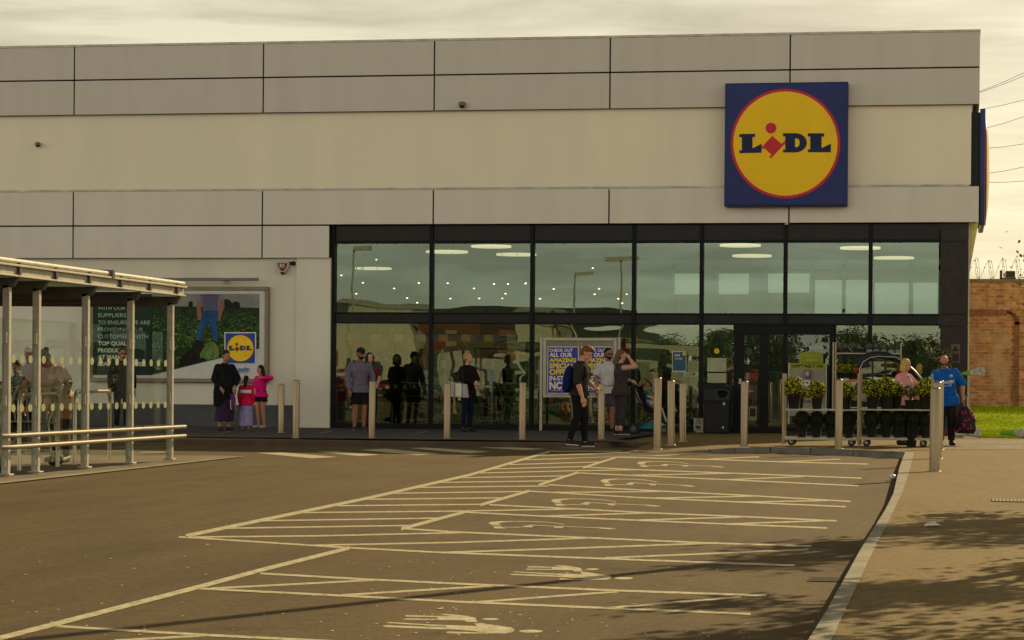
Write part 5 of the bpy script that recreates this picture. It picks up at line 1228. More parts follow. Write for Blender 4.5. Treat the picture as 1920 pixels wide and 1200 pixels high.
# young tree at the right edge whose twigs reach into the picture
q = W(1985,700,66); tree((q.x,66,.35),5.6,1.5,'slender young tree at the right edge in front of the brick wall, twigs showing',5,330,.13,crown_z=.62,sparse=.8,clumps=22)
# trees to the right of the pavement that shade it
tree((3.15,24.8,PV),5.4,1.65,'leafy tree right of the pavement that shades the paper scrap',11,5200,.12,crown_z=.66,grp='trees beside the pavement',clumps=17,sparse=.5)
tree((2.65,18.6,PV),5.2,1.45,'second leafy tree right of the pavement, nearer the camera',12,4800,.11,crown_z=.66,grp='trees beside the pavement',clumps=17,sparse=.5)
tree((2.9,14.8,PV),4.4,1.1,'third leafy tree right of the pavement, nearest the camera',14,4500,.10,crown_z=.66,grp='trees beside the pavement')
t_ = thing('lamp_post', 'slim steel lamp post right of the pavement throwing a long thin shadow', 'lamp post', (1.02,20.6,PV))
b = MB(); b.tube([(1.02,20.6,PV),(1.02,20.6,9.5)],[.075,.05],12); b.build('pole', GALV, t_); b = MB(); b.box((.98,20.3,9.5),(1.5,20.7,9.6)); b.build('lamp_head', GALV, t_, bevel=.02)
# ------------------------------------------------------------------ people
def remesh(mb, vox, smooth=2, name='body'):
    me = bpy.data.meshes.new('tmp'); me.from_pydata(mb.v, [], mb.f); me.update()
    o = bpy.data.objects.new('tmp', me); COL.objects.link(o)
    m = o.modifiers.new('r','REMESH'); m.mode = 'VOXEL'; m.voxel_size = vox; m.use_smooth_shade = True
    if smooth: s = o.modifiers.new('s','SMOOTH'); s.iterations = smooth; s.factor = .5
    bpy.context.view_layer.update()
    out_ = bpy.data.meshes.new_from_object(o.evaluated_get(bpy.context.evaluated_depsgraph_get()))
    out_.name = name; bpy.data.objects.remove(o); bpy.data.meshes.remove(me)
    return out_

def cone(mb, p, r0, q, r1, n=12, flat=(False, False)):
    """tapered limb with rounded (or flat) ends"""
    p, q = Vector(p), Vector(q); d = (q-p); L = d.length; d.normalize(); pts = []; rs = []
    if not flat[0]:
        for a in (75,45,20): pts.append(p-d*r0*math.sin(R(a))); rs.append(r0*math.cos(R(a)))
    pts.append(p); rs.append(r0); pts.append(q); rs.append(r1)
    if not flat[1]:
        for a in (20,45,75): pts.append(q+d*r1*math.sin(R(a))); rs.append(r1*math.cos(R(a)))
    mb.tube(pts, rs, n)

def loft(mb, secs, F, n=20):
    vs = []
    for (z, rx, ry, oy, ox) in secs:
        for k in range(n):
            a = 2*math.pi*k/n; c, s = math.cos(a), math.sin(a)
            vs.append(F(Vector((ox+rx*math.copysign(abs(c)**.85,c), oy+ry*math.copysign(abs(s)**.85,s), z))))
    m = len(secs); mb.add(vs, [(i*n+k,i*n+(k+1)%n,(i+1)*n+(k+1)%n,(i+1)*n+k) for i in range(m-1) for k in range(n)])
    mb.add(vs[:n], [tuple(range(n))[::-1]]); mb.add(vs[-n:], [tuple(range(n))])

SKIN = M('skin',(0.42,0.20,0.12),.55,var=.08,scale=20)
SKIN2 = M('skin_tanned',(0.30,0.13,0.075),.55,var=.1,scale=20)
SKIN3 = M('skin_pale',(0.50,0.27,0.19),.55,var=.06,scale=20)
LIP = M('lips',(0.25,0.06,0.05),.5); EYE_M = M('eye',(0.03,0.02,0.015),.3)
def cloth(name, col, **k): return M(name, col, .9, spec=.06, var=k.pop('var',.22), scale=k.pop('scale',9), bump=.5, bscale=14, **k)

def person(label, loc, H, rz, top=None, bottom=None, shoes=(0.02,0.02,0.02), hair=None, hstyle='short', skin=None, fat=1.0, lean=0, nod=0, turn=0,
           armL=None, armR=None, legL=None, legR=None, sleeve='long', bstyle='trousers', hem=.46, female=False, extras=None, vox=.0105, sole=None, group=None, crouch=0.0, tilt=0):
    """local frame: faces -Y, x to its own left is +x (as seen from the front, the right of the picture)"""
    skin = skin or SKIN
    t = thing('person', label, 'person', loc, rz, group)
    A, tA = R(lean), R(tilt)
    def U(v):                                   # upper body bends forward at the hips
        v = Vector(v); dz = v.z-.52; y = v.y
        y, z = y*math.cos(A)-dz*math.sin(A), .52+dz*math.cos(A)+y*math.sin(A)
        x = v.x*math.cos(tA)+(z-.52)*math.sin(tA); z = .52+(z-.52)*math.cos(tA)-v.x*math.sin(tA)
        return Vector((x, y, z-crouch))
    def Hd(v):                                  # head: nods and turns about the neck
        v = Vector(v)-Vector((0,0,.865)); n_, t2 = R(nod), R(turn)
        y, z = v.y*math.cos(n_)-v.z*math.sin(n_), v.z*math.cos(n_)+v.y*math.sin(n_); x = v.x
        x, y = x*math.cos(t2)-y*math.sin(t2), x*math.sin(t2)+y*math.cos(t2)
        return U((x, y-.008, z+.865))
    f = fat
    sh = .108 if not female else .094
    armL = armL or ((sh+.030,.015,.645),(sh+.035,-.035,.495)); armR = armR or ((-sh-.030,.015,.645),(-sh-.035,-.035,.495))
    legL = legL or ((.055,-.012,.285),(.058,.018,.045)); legR = legR or ((-.055,-.012,.285),(-.058,.018,.045))
    hips = {1:Vector((.048*f,0,.515-crouch)), -1:Vector((-.048*f,0,.515-crouch))}
    torso = lambda e, z0=.46: [s_ for s_ in [(z0,.080*f+e,.060*f+e,0.005,0),(.50,.088*f+e,.066*f+e,.006,0),(.56,.084*f+e,.062*f+e,0,0),(.61,(.074 if not female else .066)*f+e,.056*f+e,-.002,0),
             (.67,(.084 if not female else .074)*f+e,.060*f+e,-.004,0),(.73,(.097 if not female else .082)*(f*.5+.5)+e,(.064 if not female else .072)*(f*.6+.4)+e,-.006,0),(.775,(.098 if not female else .084)+e*.8,.056*(f*.4+.6)+e,0,0),(.805,(.074 if not female else .062)+e*.6,.044+e*.8,.003,0),(.828,.048+e*.5,.036+e*.6,.004,0),(.845,.036+e*.3,.031+e*.4,.004,0)] if s_[0] >= z0]
    b = MB(); loft(b, torso(0), U)
    cone(b, U((0,.004,.82)), .036, U((0,-.004,.875)), .030)
    # head
    rot = None
    def hell(c, r):
        tmp = MB(); tmp.ell(c, r, 16, 12); b.add([Hd(v) for v in tmp.v], tmp.f, True)
    hell((0,.004,.945),(.0440,.0535,.0545)); hell((0,-.020,.905),(.034,.036,.040)); hell((0,-.054,.925),(.0075,.012,.013)); hell((0,-.035,.885),(.018,.017,.012))
    hell((.045,.006,.928),(.006,.011,.017)); hell((-.045,.006,.928),(.006,.011,.017))
    arms = {1:armL, -1:armR}
    for s_, (e_, w_) in arms.items():
        S = U((s_*sh*.96,.004,.788)); E = U(e_); Wp = U(w_)
        cone(b,S,.036*(f*.5+.5),E,.026*(f*.5+.5)); cone(b,E,.0265*(f*.5+.5),E.lerp(Wp,.35),.026*(f*.5+.5)); cone(b,E.lerp(Wp,.35),.026*(f*.5+.5),Wp,.0165)
        d = (Wp-E).normalized(); side = d.cross(Vector((0,0,1))); side = side.normalized() if side.length > .1 else Vector((0,1,0))
        if abs(d.z) > .6: side = Vector((0,-1,0))-d*(-d.y); side.normalize()
        nrm = d.cross(side).normalized()*(-s_ if abs(d.z) > .6 else 1)
        P_ = Wp+d*.022; cone(b,Wp,.017,Wp+d*.045,.022); cone(b,P_-side*.012,.0145,P_+d*.024-side*.013,.0135); cone(b,P_+side*.012,.0145,P_+d*.024+side*.013,.0135)
        for k in range(4):
            o_ = side*(k-1.5)*.0115; l_ = (.030,.036,.034,.026)[k]; a = P_+d*.034+o_; m_ = a+d*l_*.6+nrm*.005; cone(b,a,.0068,m_,.0062,8); cone(b,m_,.0062,m_+d*l_*.45+nrm*.016,.0052,8)
        a = Wp+d*.012+side*.016; m_ = a+d*.022+side*.016+nrm*.006; cone(b,a,.0085,m_,.0072,8); cone(b,m_,.0072,m_+d*.020+nrm*.006,.006,8)
    legs = {1:legL, -1:legR}; toes = {}
    for s_, (k_, a_) in legs.items():
        K, An = Vector(k_), Vector(a_); cone(b,hips[s_],.060*f,K,.036*(f*.4+.6)); M_ = K.lerp(An,.35)+Vector((0,.008,0)); cone(b,K,.034*(f*.4+.6),M_,.035*(f*.4+.6)); cone(b,M_,.035*(f*.4+.6),An,.020)
        sh_d = (An-K).normalized(); fd = Vector((0,-1,0)); 
        heel_up = max(0, An.z-.06); toe = An+Vector((s_*.012,-.095,-.028-heel_up*.9)); toe.z = max(toe.z,.016); toes[s_] = toe; cone(b,An+Vector((0,.012,-.022)),.022,toe,.016)
    b.v = [tuple(Vector(v)*H) for v in b.v]
    me = remesh(b, vox, 1); me.materials.append(skin); body = bpy.data.objects.new('body', me); COL.objects.link(body); body.parent = t
    def wear(name, mb, m, vx=None, sm=2, par=None):
        mb.v = [tuple(Vector(v)*H) for v in mb.v]; me = remesh(mb, vx or vox, sm, name)
        for q_ in (m if isinstance(m,(list,tuple)) else [m]): me.materials.append(q_)
        o = bpy.data.objects.new(name, me); COL.objects.link(o); o.parent = par or t; return o
    if bottom:
        b = MB(); g = .010
        if bstyle == 'skirt' or bstyle == 'long_skirt':
            zh = .30 if bstyle == 'skirt' else .09
            loft(b, [(zh,.125*f,.105*f,.0,0),(zh+(.56-zh)*.45,.115*f,.095*f,0,0),(.50,.10*f,.075*f,.003,0),(.59,.080*f,.064*f,0,0)], lambda v: Vector((v.x,v.y,v.z-crouch)))
        else:
            loft(b, [(.470,.085*f+g,.064*f+g,.004,0),(.50,.090*f+g,.068*f+g,.006,0),(.56,.085*f+g,.064*f+g,0,0),(.60,.077*f+g,.060*f+g,0,0)], U)
            for s_,(k_,a_) in legs.items():
                K, An = Vector(k_), Vector(a_); wd = 1.0 if bstyle != 'leggings' else .80
                if bstyle == 'shorts': 
                    e = hips[s_].lerp(K,.86); cone(b,hips[s_],.054*f+g*.8,e,.056*f+g,14,(False,True))
                elif bstyle == 'short_shorts': e = hips[s_].lerp(K,.42); cone(b,hips[s_],.053*f+g*.8,e,.060*f+g,14,(False,True))
                else:
                    cone(b,hips[s_],.052*f+g*.8,K,.040*wd+g*.8); M_ = K.lerp(An,.35)+Vector((0,.008,0)); cone(b,K,.040*wd+g*.7,M_,.038*wd+g*.6); e = An.lerp(K,.04 if bstyle != 'cropped' else .25); cone(b,M_,.038*wd+g*.6,e,(.032 if bstyle == 'trousers' else .024)+g*.5,12,(False,True))
        wear({'skirt':'skirt','long_skirt':'skirt','shorts':'shorts','short_shorts':'shorts'}.get(bstyle,'trousers'), b, bottom)
    if top:
        b = MB(); g = .014; loft(b, [(hem,.101*f+.020,.076*f+.022,.005,0),(.505,.100*f+.018,.074*f+.020,.005,0)][:2 if hem < .485 else 1]+[(.54,.092*f+.018,.070*f+.018,.003,0)]+torso(g,max(.55,hem+.05)) if hem < .56 else torso(g,hem), U)
        for s_,(e_,w_) in arms.items():
            S = U((s_*sh*.96,.004,.786)); E = U(e_); Wp = U(w_)
            if sleeve == 'none': continue
            if sleeve == 'short': cone(b,S,.038*(f*.5+.5)+g*.7,S.lerp(E,.78),.038*(f*.5+.5)+g*.5,12,(False,True))
            elif sleeve == 'elbow': cone(b,S,.038*(f*.5+.5)+g*.6,E,.030+g); cone(b,E,.028+g,E.lerp(Wp,.15),.028+g*.9,12,(False,True))
            else: cone(b,S,.038*(f*.5+.5)+g*.6,E,.029+g*.9); cone(b,E,.028+g*.9,E.lerp(Wp,.93),.020+g*.7,12,(False,True))
        wear('top', b, top)
    b = MB()
    for s_,(k_,a_) in legs.items():
        An = Vector(a_); toe = toes[s_]; cone(b,An+Vector((0,.016,-.012)),.027,toe+Vector((0,0,.002)),.022); cone(b,An+Vector((0,.010,-.026)),.024,toe+Vector((0,-.004,-.004)),.020)
    b.v = [(v[0],v[1],max(v[2],.0)) for v in b.v]
    sm_ = M('shoe',shoes,.5,var=.2); so = wear('shoes', b, sm_, .009, 1)
    if sole:
        b = MB()
        for s_,(k_,a_) in legs.items():
            An = Vector(a_); toe = toes[s_]; p_, q_ = An+Vector((0,.030,-.040)), toe+Vector((0,-.010,-.014)); p_.z = max(p_.z,.006); q_.z = max(q_.z,.006); n_ = 10
            for a2, c2, rr_ in ((p_,p_.lerp(q_,.5),.026),(p_.lerp(q_,.5),q_,.028)):
                b.bar(a2,c2,rr_*2,.012)
        wear('soles', b, M('sole',sole,.6), .006, 0, so)
    # face
    b = MB()
    for s_ in (-1,1):
        tmp = MB(); tmp.ell((s_*.0165,-.0465,.934),(.0065,.004,.0042),8,6); b.add([Hd(v)*H for v in tmp.v], tmp.f, True)
    b.build('eyes', EYE_M).parent = t
    b = MB(); tmp = MB(); tmp.ell((0,-.0525,.900),(.013,.004,.0035),8,6); b.add([Hd(v)*H for v in tmp.v], tmp.f, True); b.build('mouth', LIP).parent = t
    if hair:
        hm = M('hair',hair,.6,var=.35,scale=30,bump=.5,bscale=60); b = MB()
        def he(c, r, n=16):
            tmp = MB(); tmp.ell(c, r, n, 12); b.add([Hd(v) for v in tmp.v], tmp.f, True)
        he((0,.014,.957),(.0485,.0555,.052)); he((0,.030,.930),(.044,.040,.046))
        if hstyle in ('long','ponytail','girl'): he((0,.046,.905),(.030,.022,.05)); 
        if hstyle == 'long':
            for k in range(7): a = R(-20+k*36.6); cone(b,Hd((.042*math.cos(a),.020+.026*math.sin(a),.93)),.020,Hd((.050*math.cos(a),.022+.032*math.sin(a),.80)),.014)
        if hstyle == 'ponytail': cone(b,Hd((0,.055,.94)),.024,Hd((0,.075,.86)),.024); cone(b,Hd((0,.075,.86)),.024,Hd((0,.070,.73)),.010)
        if hstyle == 'girl': cone(b,Hd((0,.050,.93)),.040,Hd((0,.062,.84)),.030); cone(b,Hd((0,.062,.84)),.030,Hd((0,.070,.70)),.012)
        if hstyle == 'bob':
            for k in range(8): a = R(-40+k*37); cone(b,Hd((.044*math.cos(a),.012+.036*math.sin(a),.945)),.022,Hd((.050*math.cos(a),.012+.036*math.sin(a),.865)),.014)
        if hstyle == 'bun': he((0.02,.062,.975),(.026,.024,.024),10)
        if hstyle == 'quiff': he((0,-.020,.990),(.036,.034,.022))
        # cut the hairline off the face
        wear('hair', b, hm, .009, 1)
    if extras: extras(t, H, U, Hd, wear)
    return t

def shades(t, H, U, Hd, wear):
    b = MB()
    for s_ in (-1,1):
        tmp = MB(); tmp.ell((s_*.019,-.053,.934),(.016,.006,.010),10,6); b.add([Hd(v)*H for v in tmp.v], tmp.f, True)
    tmp = MB(); tmp.box((-.006,-.058,.934),(.006,-.054,.938)); tmp.box((.034,-.05,.933),(.047,.005,.937)); tmp.box((-.047,-.05,.933),(-.034,.005,.937)); b.add([Hd(v)*H for v in tmp.v], tmp.f)
    b.build('sunglasses', M('dark_lens',(0.01,0.01,0.012),.15)).parent = t
def beard(col):
    def fn(t, H, U, Hd, wear):
        b = MB(); tmp = MB(); tmp.ell((0,-.030,.892),(.034,.030,.024),12,8); tmp.ell((0,-.020,.905),(.038,.028,.024),12,8); b.add([Hd(v) for v in tmp.v], tmp.f, True); wear('beard', b, M('beard',col,.8,var=.3,scale=30), .008, 0)
    return fn
def cap(col):
    def fn(t, H, U, Hd, wear):
        b = MB(); tmp = MB(); tmp.ell((0,.006,.968),(.052,.061,.040),16,10); b.add([Hd(v) for v in tmp.v], tmp.f, True)
        tmp = MB(); tmp.ell((0,-.060,.958),(.034,.040,.006),14,6); b.add([Hd(v) for v in tmp.v], tmp.f, True); wear('cap', b, M('cap',col,.8), .008, 1)
    return fn
def both(*fs):
    def fn(*a):
        for f_ in fs: f_(*a)
    return fn

def stand(px, py, ptop, z=PV, pymin=None):
    """foot point on the paving and the height read up to ptop"""
    p = G(px, py, z); return p, W(px, ptop, p.y).z - z

FRONT, RIGHT, LEFT, BACK = 0.0, R(90), R(-90), R(180)
# --- woman in black with bag, group at the poster
p, H = stand(421,807.5,657)
BLK_C = cloth('black_cloth',(0.012,0.012,0.014)); 
def cardigan(t, H, U, Hd, wear):
    b = MB(); loft(b, [(.30,.135,.115,.01,0),(.42,.138,.12,.01,0),(.55,.132,.115,.005,0),(.66,.125,.105,0,0),(.76,.115,.09,0,0),(.81,.092,.065,.004,0)], U, 20); wear('cardigan', b, BLK_C, .012, 3)
    b = MB(); loft(b, [(.12,.12,.10,-.01,-.01),(.25,.115,.10,-.01,0),(.40,.10,.09,-.02,0)], lambda v: v, 18); wear('skirt', b, M('purple_print',(0.010,0.008,0.014),.8,col2=(0.06,0.02,0.09),scale=26), .012, 2)
    b = MB(); b.box((.02*H,-.15*H,.27*H),(.085*H,-.125*H,.46*H)); o = b.build('bag', M('bag_print',(0.03,0.012,0.045),.6,col2=(0.16,0.05,0.22),scale=20)); o.parent = t
    b = MB(); b.tube([(x*H,y*H,z*H) for x,y,z in ((.015,-.154,.38),(.02,-.156,.27),(.085,-.156,.265),(.088,-.154,.40),(.07,-.150,.48))],.008,6); o2 = b.build('bag_trim', WHT); o2.parent = o
person('stout woman in a black cardigan and purple patterned skirt by the big poster', p, H, R(38), BLK_C, None, hair=(0.02,0.012,0.01), hstyle='short', fat=1.22, female=True, nod=18, turn=8, skin=SKIN,
       armL=((.15,-.05,.655),(.08,-.13,.55)), armR=((-.15,-.02,.645),(-.10,-.12,.53)), extras=cardigan)
# --- small girl, back to us
p, H = stand(461,807.5,704.5)
def redjacket(t, H, U, Hd, wear):
    b = MB(); loft(b, [(.685,.122,.104,-.003,0),(.740,.126,.104,-.003,0)], U, 20); wear('white_band', b, M('white_band',(0.75,0.68,0.70),.8), .008, 1)
person('small girl in a red and white top and lilac skirt, her back turned', p, H, R(180), cloth('red_top',(0.60,0.012,0.07)), cloth('lilac_skirt',(0.28,0.24,0.44)), shoes=(0.18,0.10,0.07), hair=(0.012,0.008,0.007), hstyle='girl', bstyle='long_skirt', female=True, fat=1.08, extras=redjacket)
# --- girl in pink hoodie
p, H = stand(489,802.5,685)
def hood(t, H, U, Hd, wear):
    b = MB(); tmp = MB(); tmp.ell((0,.045,.84),(.075,.035,.035),12,8); b.add([U(v) for v in tmp.v], tmp.f, True); wear('hood', b, PINK, .01, 1)
PINK = cloth('pink_hoodie',(0.70,0.012,0.20))
person('girl in a bright pink hoodie and black shorts, elbow raised, hair over her shoulders', p, H, R(-25), PINK, BLK_C, shoes=(0.42,0.32,0.32), hair=(0.012,0.008,0.006), hstyle='long', bstyle='short_shorts', female=True, turn=-25, nod=10, skin=SKIN,
       armL=((.235,-.03,.80),(.11,-.10,.80)), armR=((-.13,-.03,.66),(-.03,-.12,.62)), hem=.495, fat=1.05, extras=hood)
# --- man in grey sweatshirt
p, H = stand(674,807.5,652)
person('bearded man in a lilac grey sweatshirt, black shorts and dark cap', p, H, R(28), cloth('grey_sweat',(0.135,0.12,0.175),var=.12), BLK_C, shoes=(0.03,0.028,0.03), hair=(0.010,0.008,0.008), bstyle='shorts', nod=16, turn=10, skin=SKIN2, sole=(0.2,0.2,0.2),
       armL=((.155,-.01,.65),(.145,-.07,.50)), armR=((-.150,.02,.64),(-.135,-.04,.485)), extras=both(beard((0.015,0.010,0.010)), cap((0.012,0.012,0.016))))
# --- woman half hidden behind him
p, H = stand(685,806,661)
person('person in a dark red patterned top, half hidden behind the grey sweatshirt man', p+Vector((0,.35,0)), H, R(30), M('pattern_top',(0.02,0.012,0.015),.8,col2=(0.16,0.02,0.04),scale=16), BLK_C, hair=(0.02,0.015,0.012), hstyle='bob', female=True, sleeve='short', skin=SKIN3,
       armL=((.12,-.06,.66),(.06,-.16,.60)))
# --- blonde woman with bag
p, H = stand(876,809.5,661)
def tote(t, H, U, Hd, wear):
    b = MB(); v = [(-.185,-.16,.43),(-.185,.14,.44),(-.185,.16,.63),(-.185,-.13,.60)]
    b.prism([Vector(q)*H for q in v],(.045*H,0,0)); o = b.build('tote_bag', M('tote_grey',(0.38,0.36,0.32),.6,var=.1), bevel=.01); o.parent = t
    b = MB()
    for y0,y1 in ((-.085,-.078),(.04,.047)): b.box((-.189*H,y0*H,.44*H),(-.1855*H,y1*H,.61*H))
    s_ = b.build('tote_stripe', BLK); s_.parent = o
    b = MB(); b.box((-.1875*H,-.072*H,.445*H),(-.1857*H,.035*H,.605*H)); s_ = b.build('tote_panel', M('tote_cream',(0.62,0.60,0.50),.6)); s_.parent = o
    b = MB(); b.tube([Vector(q)*H for q in ((-.165,-.09,.60),(-.15,-.05,.74),(-.13,.0,.80),(-.15,.05,.74),(-.165,.07,.62))],.010,6); s_ = b.build('tote_strap', BLK); s_.parent = o
person('blonde woman in a black jumper and jeans with a grey tote bag', p, H, R(58), cloth('black_jumper',(0.014,0.010,0.012)), cloth('navy_jeans',(0.010,0.014,0.035)), hair=(0.36,0.23,0.09), hstyle='short', female=True, fat=1.05, turn=12, skin=SKIN3,
       armL=((.13,-.04,.665),(.02,-.13,.63)), armR=((-.135,-.03,.665),(-.02,-.14,.61)), extras=tote, bstyle='leggings')
# --- boy with the blue backpack
p, H = stand(1086,838,655); H *= 1.045
def backpack(t, H, U, Hd, wear):
    b = MB(); tmp = MB(); tmp.ell((0,.115,.66),(.085,.062,.135),16,12); tmp.ell((0,.13,.58),(.08,.055,.06),14,10); b.add([U(v) for v in tmp.v], tmp.f, True); o = wear('backpack', b, cloth('blue_pack',(0.008,0.018,0.10)), .01, 2)
    b = MB()
    for s_ in (-1,1): b.tube([U(v)*H for v in ((s_*.07,.07,.76),(s_*.075,.02,.835),(s_*.078,-.062,.78),(s_*.085,-.070,.70),(s_*.10,-.02,.62),(s_*.08,.07,.56))],.014,6)
    q = b.build('strap', BLK_C); q.parent = o
    b = MB(); tmp = MB(); tmp.box((-.035,.184,.585),(.035,.19,.60)); b.add([U(v)*H for v in tmp.v], tmp.f); q = b.build('label', RED); q.parent = o
    b = MB(); q = U((-.07,-.205,.575))*H; b.box((q.x-.035,q.y-.06,q.z-.01),(q.x+.035,q.y+.06,q.z+.004)); b.build('phone', BLACKP).parent = t
person('teenage boy with ginger quiff and blue backpack walking and looking at his phone', p, H, R(82), cloth('charcoal_shirt',(0.032,0.028,0.026),var=.15), BLK_C, shoes=(0.015,0.015,0.017), sole=(0.5,0.5,0.5), hair=(0.16,0.055,0.018), hstyle='quiff', lean=4, nod=30, skin=SKIN3, sleeve='elbow',
       armL=((.125,-.02,.655),(.06,-.125,.60)), armR=((-.145,-.01,.645),(-.150,-.075,.49)), legL=((.04,-.04,.285),(.045,-.045,.045)), legR=((-.045,.010,.285),(-.05,.085,.065)), extras=backpack, bstyle='leggings', hem=.50)
# --- man in white T-shirt
p, H = stand(1139,811,653)
person('bearded man in a white T-shirt, grey shorts and sunglasses', p, H, R(20), cloth('white_tee',(0.48,0.46,0.47),var=.08), cloth('grey_shorts',(0.065,0.058,0.075)), shoes=(0.012,0.012,0.012), hair=(0.015,0.010,0.008), bstyle='shorts', sleeve='short', skin=SKIN2, turn=15, nod=4,
       armL=((.15,-.04,.665),(.08,-.13,.60)), extras=both(beard((0.02,0.012,0.010)), shades), sole=(0.1,0.1,0.1))
# --- woman in dark jumpsuit, hand at her head
p, H = stand(1163,815.5,656)
JS = cloth('charcoal_jumpsuit',(0.045,0.038,0.04))
person('woman in a charcoal sleeveless jumpsuit with her hand raised to her brown hair', p, H, R(125), JS, JS, shoes=(0.015,0.015,0.015), sole=(0.42,0.38,0.32), hair=(0.13,0.075,0.04), hstyle='ponytail', female=True, sleeve='none', bstyle='cropped', skin=SKIN3, turn=-15, fat=1.02,
       armL=((.13,-.06,.68),(.05,-.15,.64)), armR=((-.20,-.09,.80),(-.075,-.07,.905)), legR=((-.035,-.012,.285),(-.040,.018,.045)))
# --- blonde woman in pink cardigan behind trolleys
p, H = stand(1692,838,671.5); 
def blouse(t, H, U, Hd, wear):
    b = MB(); loft(b, [(.46,.050,.030,-.072,0),(.60,.050,.030,-.066,0),(.72,.055,.030,-.066,0),(.81,.03,.02,-.045,0)], U, 14); wear('blouse', b, M('print_blouse',(0.10,0.11,0.09),.7,col2=(0.55,0.52,0.42),scale=40), .009, 1)
person('blonde woman in a pink cardigan over a pale print blouse behind the flower trolleys', p+Vector((0,1.35,0)), H*1.0, R(55), cloth('pink_cardi',(0.62,0.28,0.28),var=.12), cloth('dark_trouser',(0.02,0.018,0.02)), hair=(0.52,0.32,0.11), hstyle='bob', female=True, fat=1.10, nod=12, turn=10, skin=SKIN3,
       armL=((.14,-.07,.67),(.05,-.19,.68)), armR=((-.14,-.05,.66),(-.02,-.19,.66)), extras=blouse)
# --- man in blue football shirt
p, H = stand(1774,835.5,667); H *= 1.03
BLUE_T = cloth('royal_blue',(0.010,0.10,0.42),var=.12)
def jersey(t, H, U, Hd, wear):
    shades(t, H, U, Hd, wear)
    def tx(s, w, z, h, bold):
        mb = MB(); mb.text(s, 0, 0, w, h, 0, bold); out_ = []
        for v in mb.v:
            x = v[0]; y = -.100+ (x/.1)**2*.030; out_.append(U((x, y, z+v[2]))*H)
        mb.v = [tuple(v) for v in out_]; mb.build('lettering', WHT, fix=False).parent = t
    tx('RANGERS', .165, .705, .030, .04); tx('Since 1872', .105, .668, .016, .03)
    b = MB(); tmp = MB(); tmp.ell((.055,-.082,.765),(.017,.008,.017),12,8); b.add([U(v)*H for v in tmp.v], tmp.f, True); e_ = b.build('crest', WHT); e_.parent = t
    b = MB(); tmp = MB(); tmp.ell((.055,-.088,.765),(.008,.006,.008),8,6); b.add([U(v)*H for v in tmp.v], tmp.f, True); e2 = b.build('crest_centre', NAVY); e2.parent = e_
person('bald man in a royal blue football shirt looking down beside the bollards', p, H, R(8), BLUE_T, cloth('dark_jeans',(0.022,0.020,0.022)), shoes=(0.015,0.013,0.012), hair=None, fat=1.18, nod=30, lean=10, turn=-6, sleeve='elbow', skin=SKIN, hem=.44, tilt=-6, bstyle='trousers',
       armL=((.180,.0,.66),(.165,-.055,.515)), armR=((-.165,-.03,.665),(-.13,-.15,.60)), extras=jersey)
# polka dot carrier bag in his hand
bp_ = p+Vector((.165*H+.04,-.10,0)); 
t_ = thing('carrier_bag', 'black carrier bag with pink polka dots held by the man in the blue shirt', 'bag', (bp_.x,bp_.y,PV+.22))
b = MB(); c = Vector((bp_.x+.02,bp_.y,PV+.22)); n = 16; rings = []
for z_, rx, ry in ((0,.15,.08),(.05,.18,.10),(.25,.17,.09),(.40,.10,.05),(.47,.04,.03)): rings += [(c.x+rx*math.cos(k*2*math.pi/n)*(1+.05*math.sin(k*3)), c.y+ry*math.sin(k*2*math.pi/n), c.z+z_) for k in range(n)]
b.add(rings,[(i*n+k,i*n+(k+1)%n,(i+1)*n+(k+1)%n,(i+1)*n+k) for i in range(4) for k in range(n)]+[tuple(range(n))[::-1]],True); b.build('bag_body', M('bag_black',(0.018,0.006,0.012),.5), t_)
b = MB(); r4 = random.Random(2)
for k in range(26):
    a = r4.uniform(math.pi,2*math.pi); zz = r4.uniform(.03,.38); f_ = 1 if zz < .25 else 1-(zz-.25)*2.6; x = c.x+.178*f_*math.cos(a)*1.0; y = c.y+.105*f_*math.sin(a)-.004; b.ell((x,y,c.z+zz),(.019,.008,.019),8,5)
b.build('dots', M('bag_pink',(0.35,0.03,0.10),.5), t_)
b = MB()
for s_ in (-.03,.03): b.tube([(c.x+s_,c.y-.02,c.z+.40),(c.x+s_*.5,c.y-.02,c.z+.62),(c.x-.02,c.y-.02,c.z+.66)],.008,5)
b.build('handle', M('bag_handle',(0.30,0.14,0.12),.5), t_)
# --- woman pushing the trolley in the shelter
p, H = stand(86,868,664,.03); H = H*1.13
person('dark red haired woman in a pale T-shirt bending over a trolley in the shelter', p+Vector((.05,.35,0)), H, R(-10), cloth('pale_pink_tee',(0.78,0.58,0.44),var=.1), cloth('dark_leggings',(0.03,0.028,0.03)), shoes=(0.10,0.07,0.06), hair=(0.07,0.018,0.014), hstyle='bun', female=True, fat=1.22, lean=32, nod=25, sleeve='short', bstyle='leggings', skin=SKIN,
       armL=((.20,-.10,.72),(.10,-.24,.63)), armR=((-.20,-.12,.74),(-.19,-.26,.64)))
p, H = stand(50,850,650,.03)
person('man in a white cap and white T-shirt standing behind the bending woman', p+Vector((-.2,.6,0)), H, R(10), cloth('white_tee_b',(0.40,0.38,0.42),var=.08), BLK_C, hair=(0.05,0.03,0.02), sleeve='short', skin=SKIN2, extras=cap((0.5,0.48,0.46)))
p, H = stand(20,852,676,.03)
person('person in a dark blue top at the left edge behind the first shelter post', p+Vector((-.1,.5,0)), H, R(-15), cloth('dark_blue_top',(0.02,0.025,0.06)), BLK_C, hair=(0.015,0.01,0.008), female=True, nod=15, skin=SKIN2)
# --- person in black beyond the shelter
p = G(228,806,PV); H = W(228,652,p.y).z-PV
person('person all in black standing alone in front of the green slogan panel', p, H, R(25), BLK_C, BLK_C, hair=(0.02,0.012,0.012), hstyle='short', female=False, nod=5, turn=15, skin=SKIN, shoes=(0.02,0.08,0.08), extras=shades, bstyle='leggings')
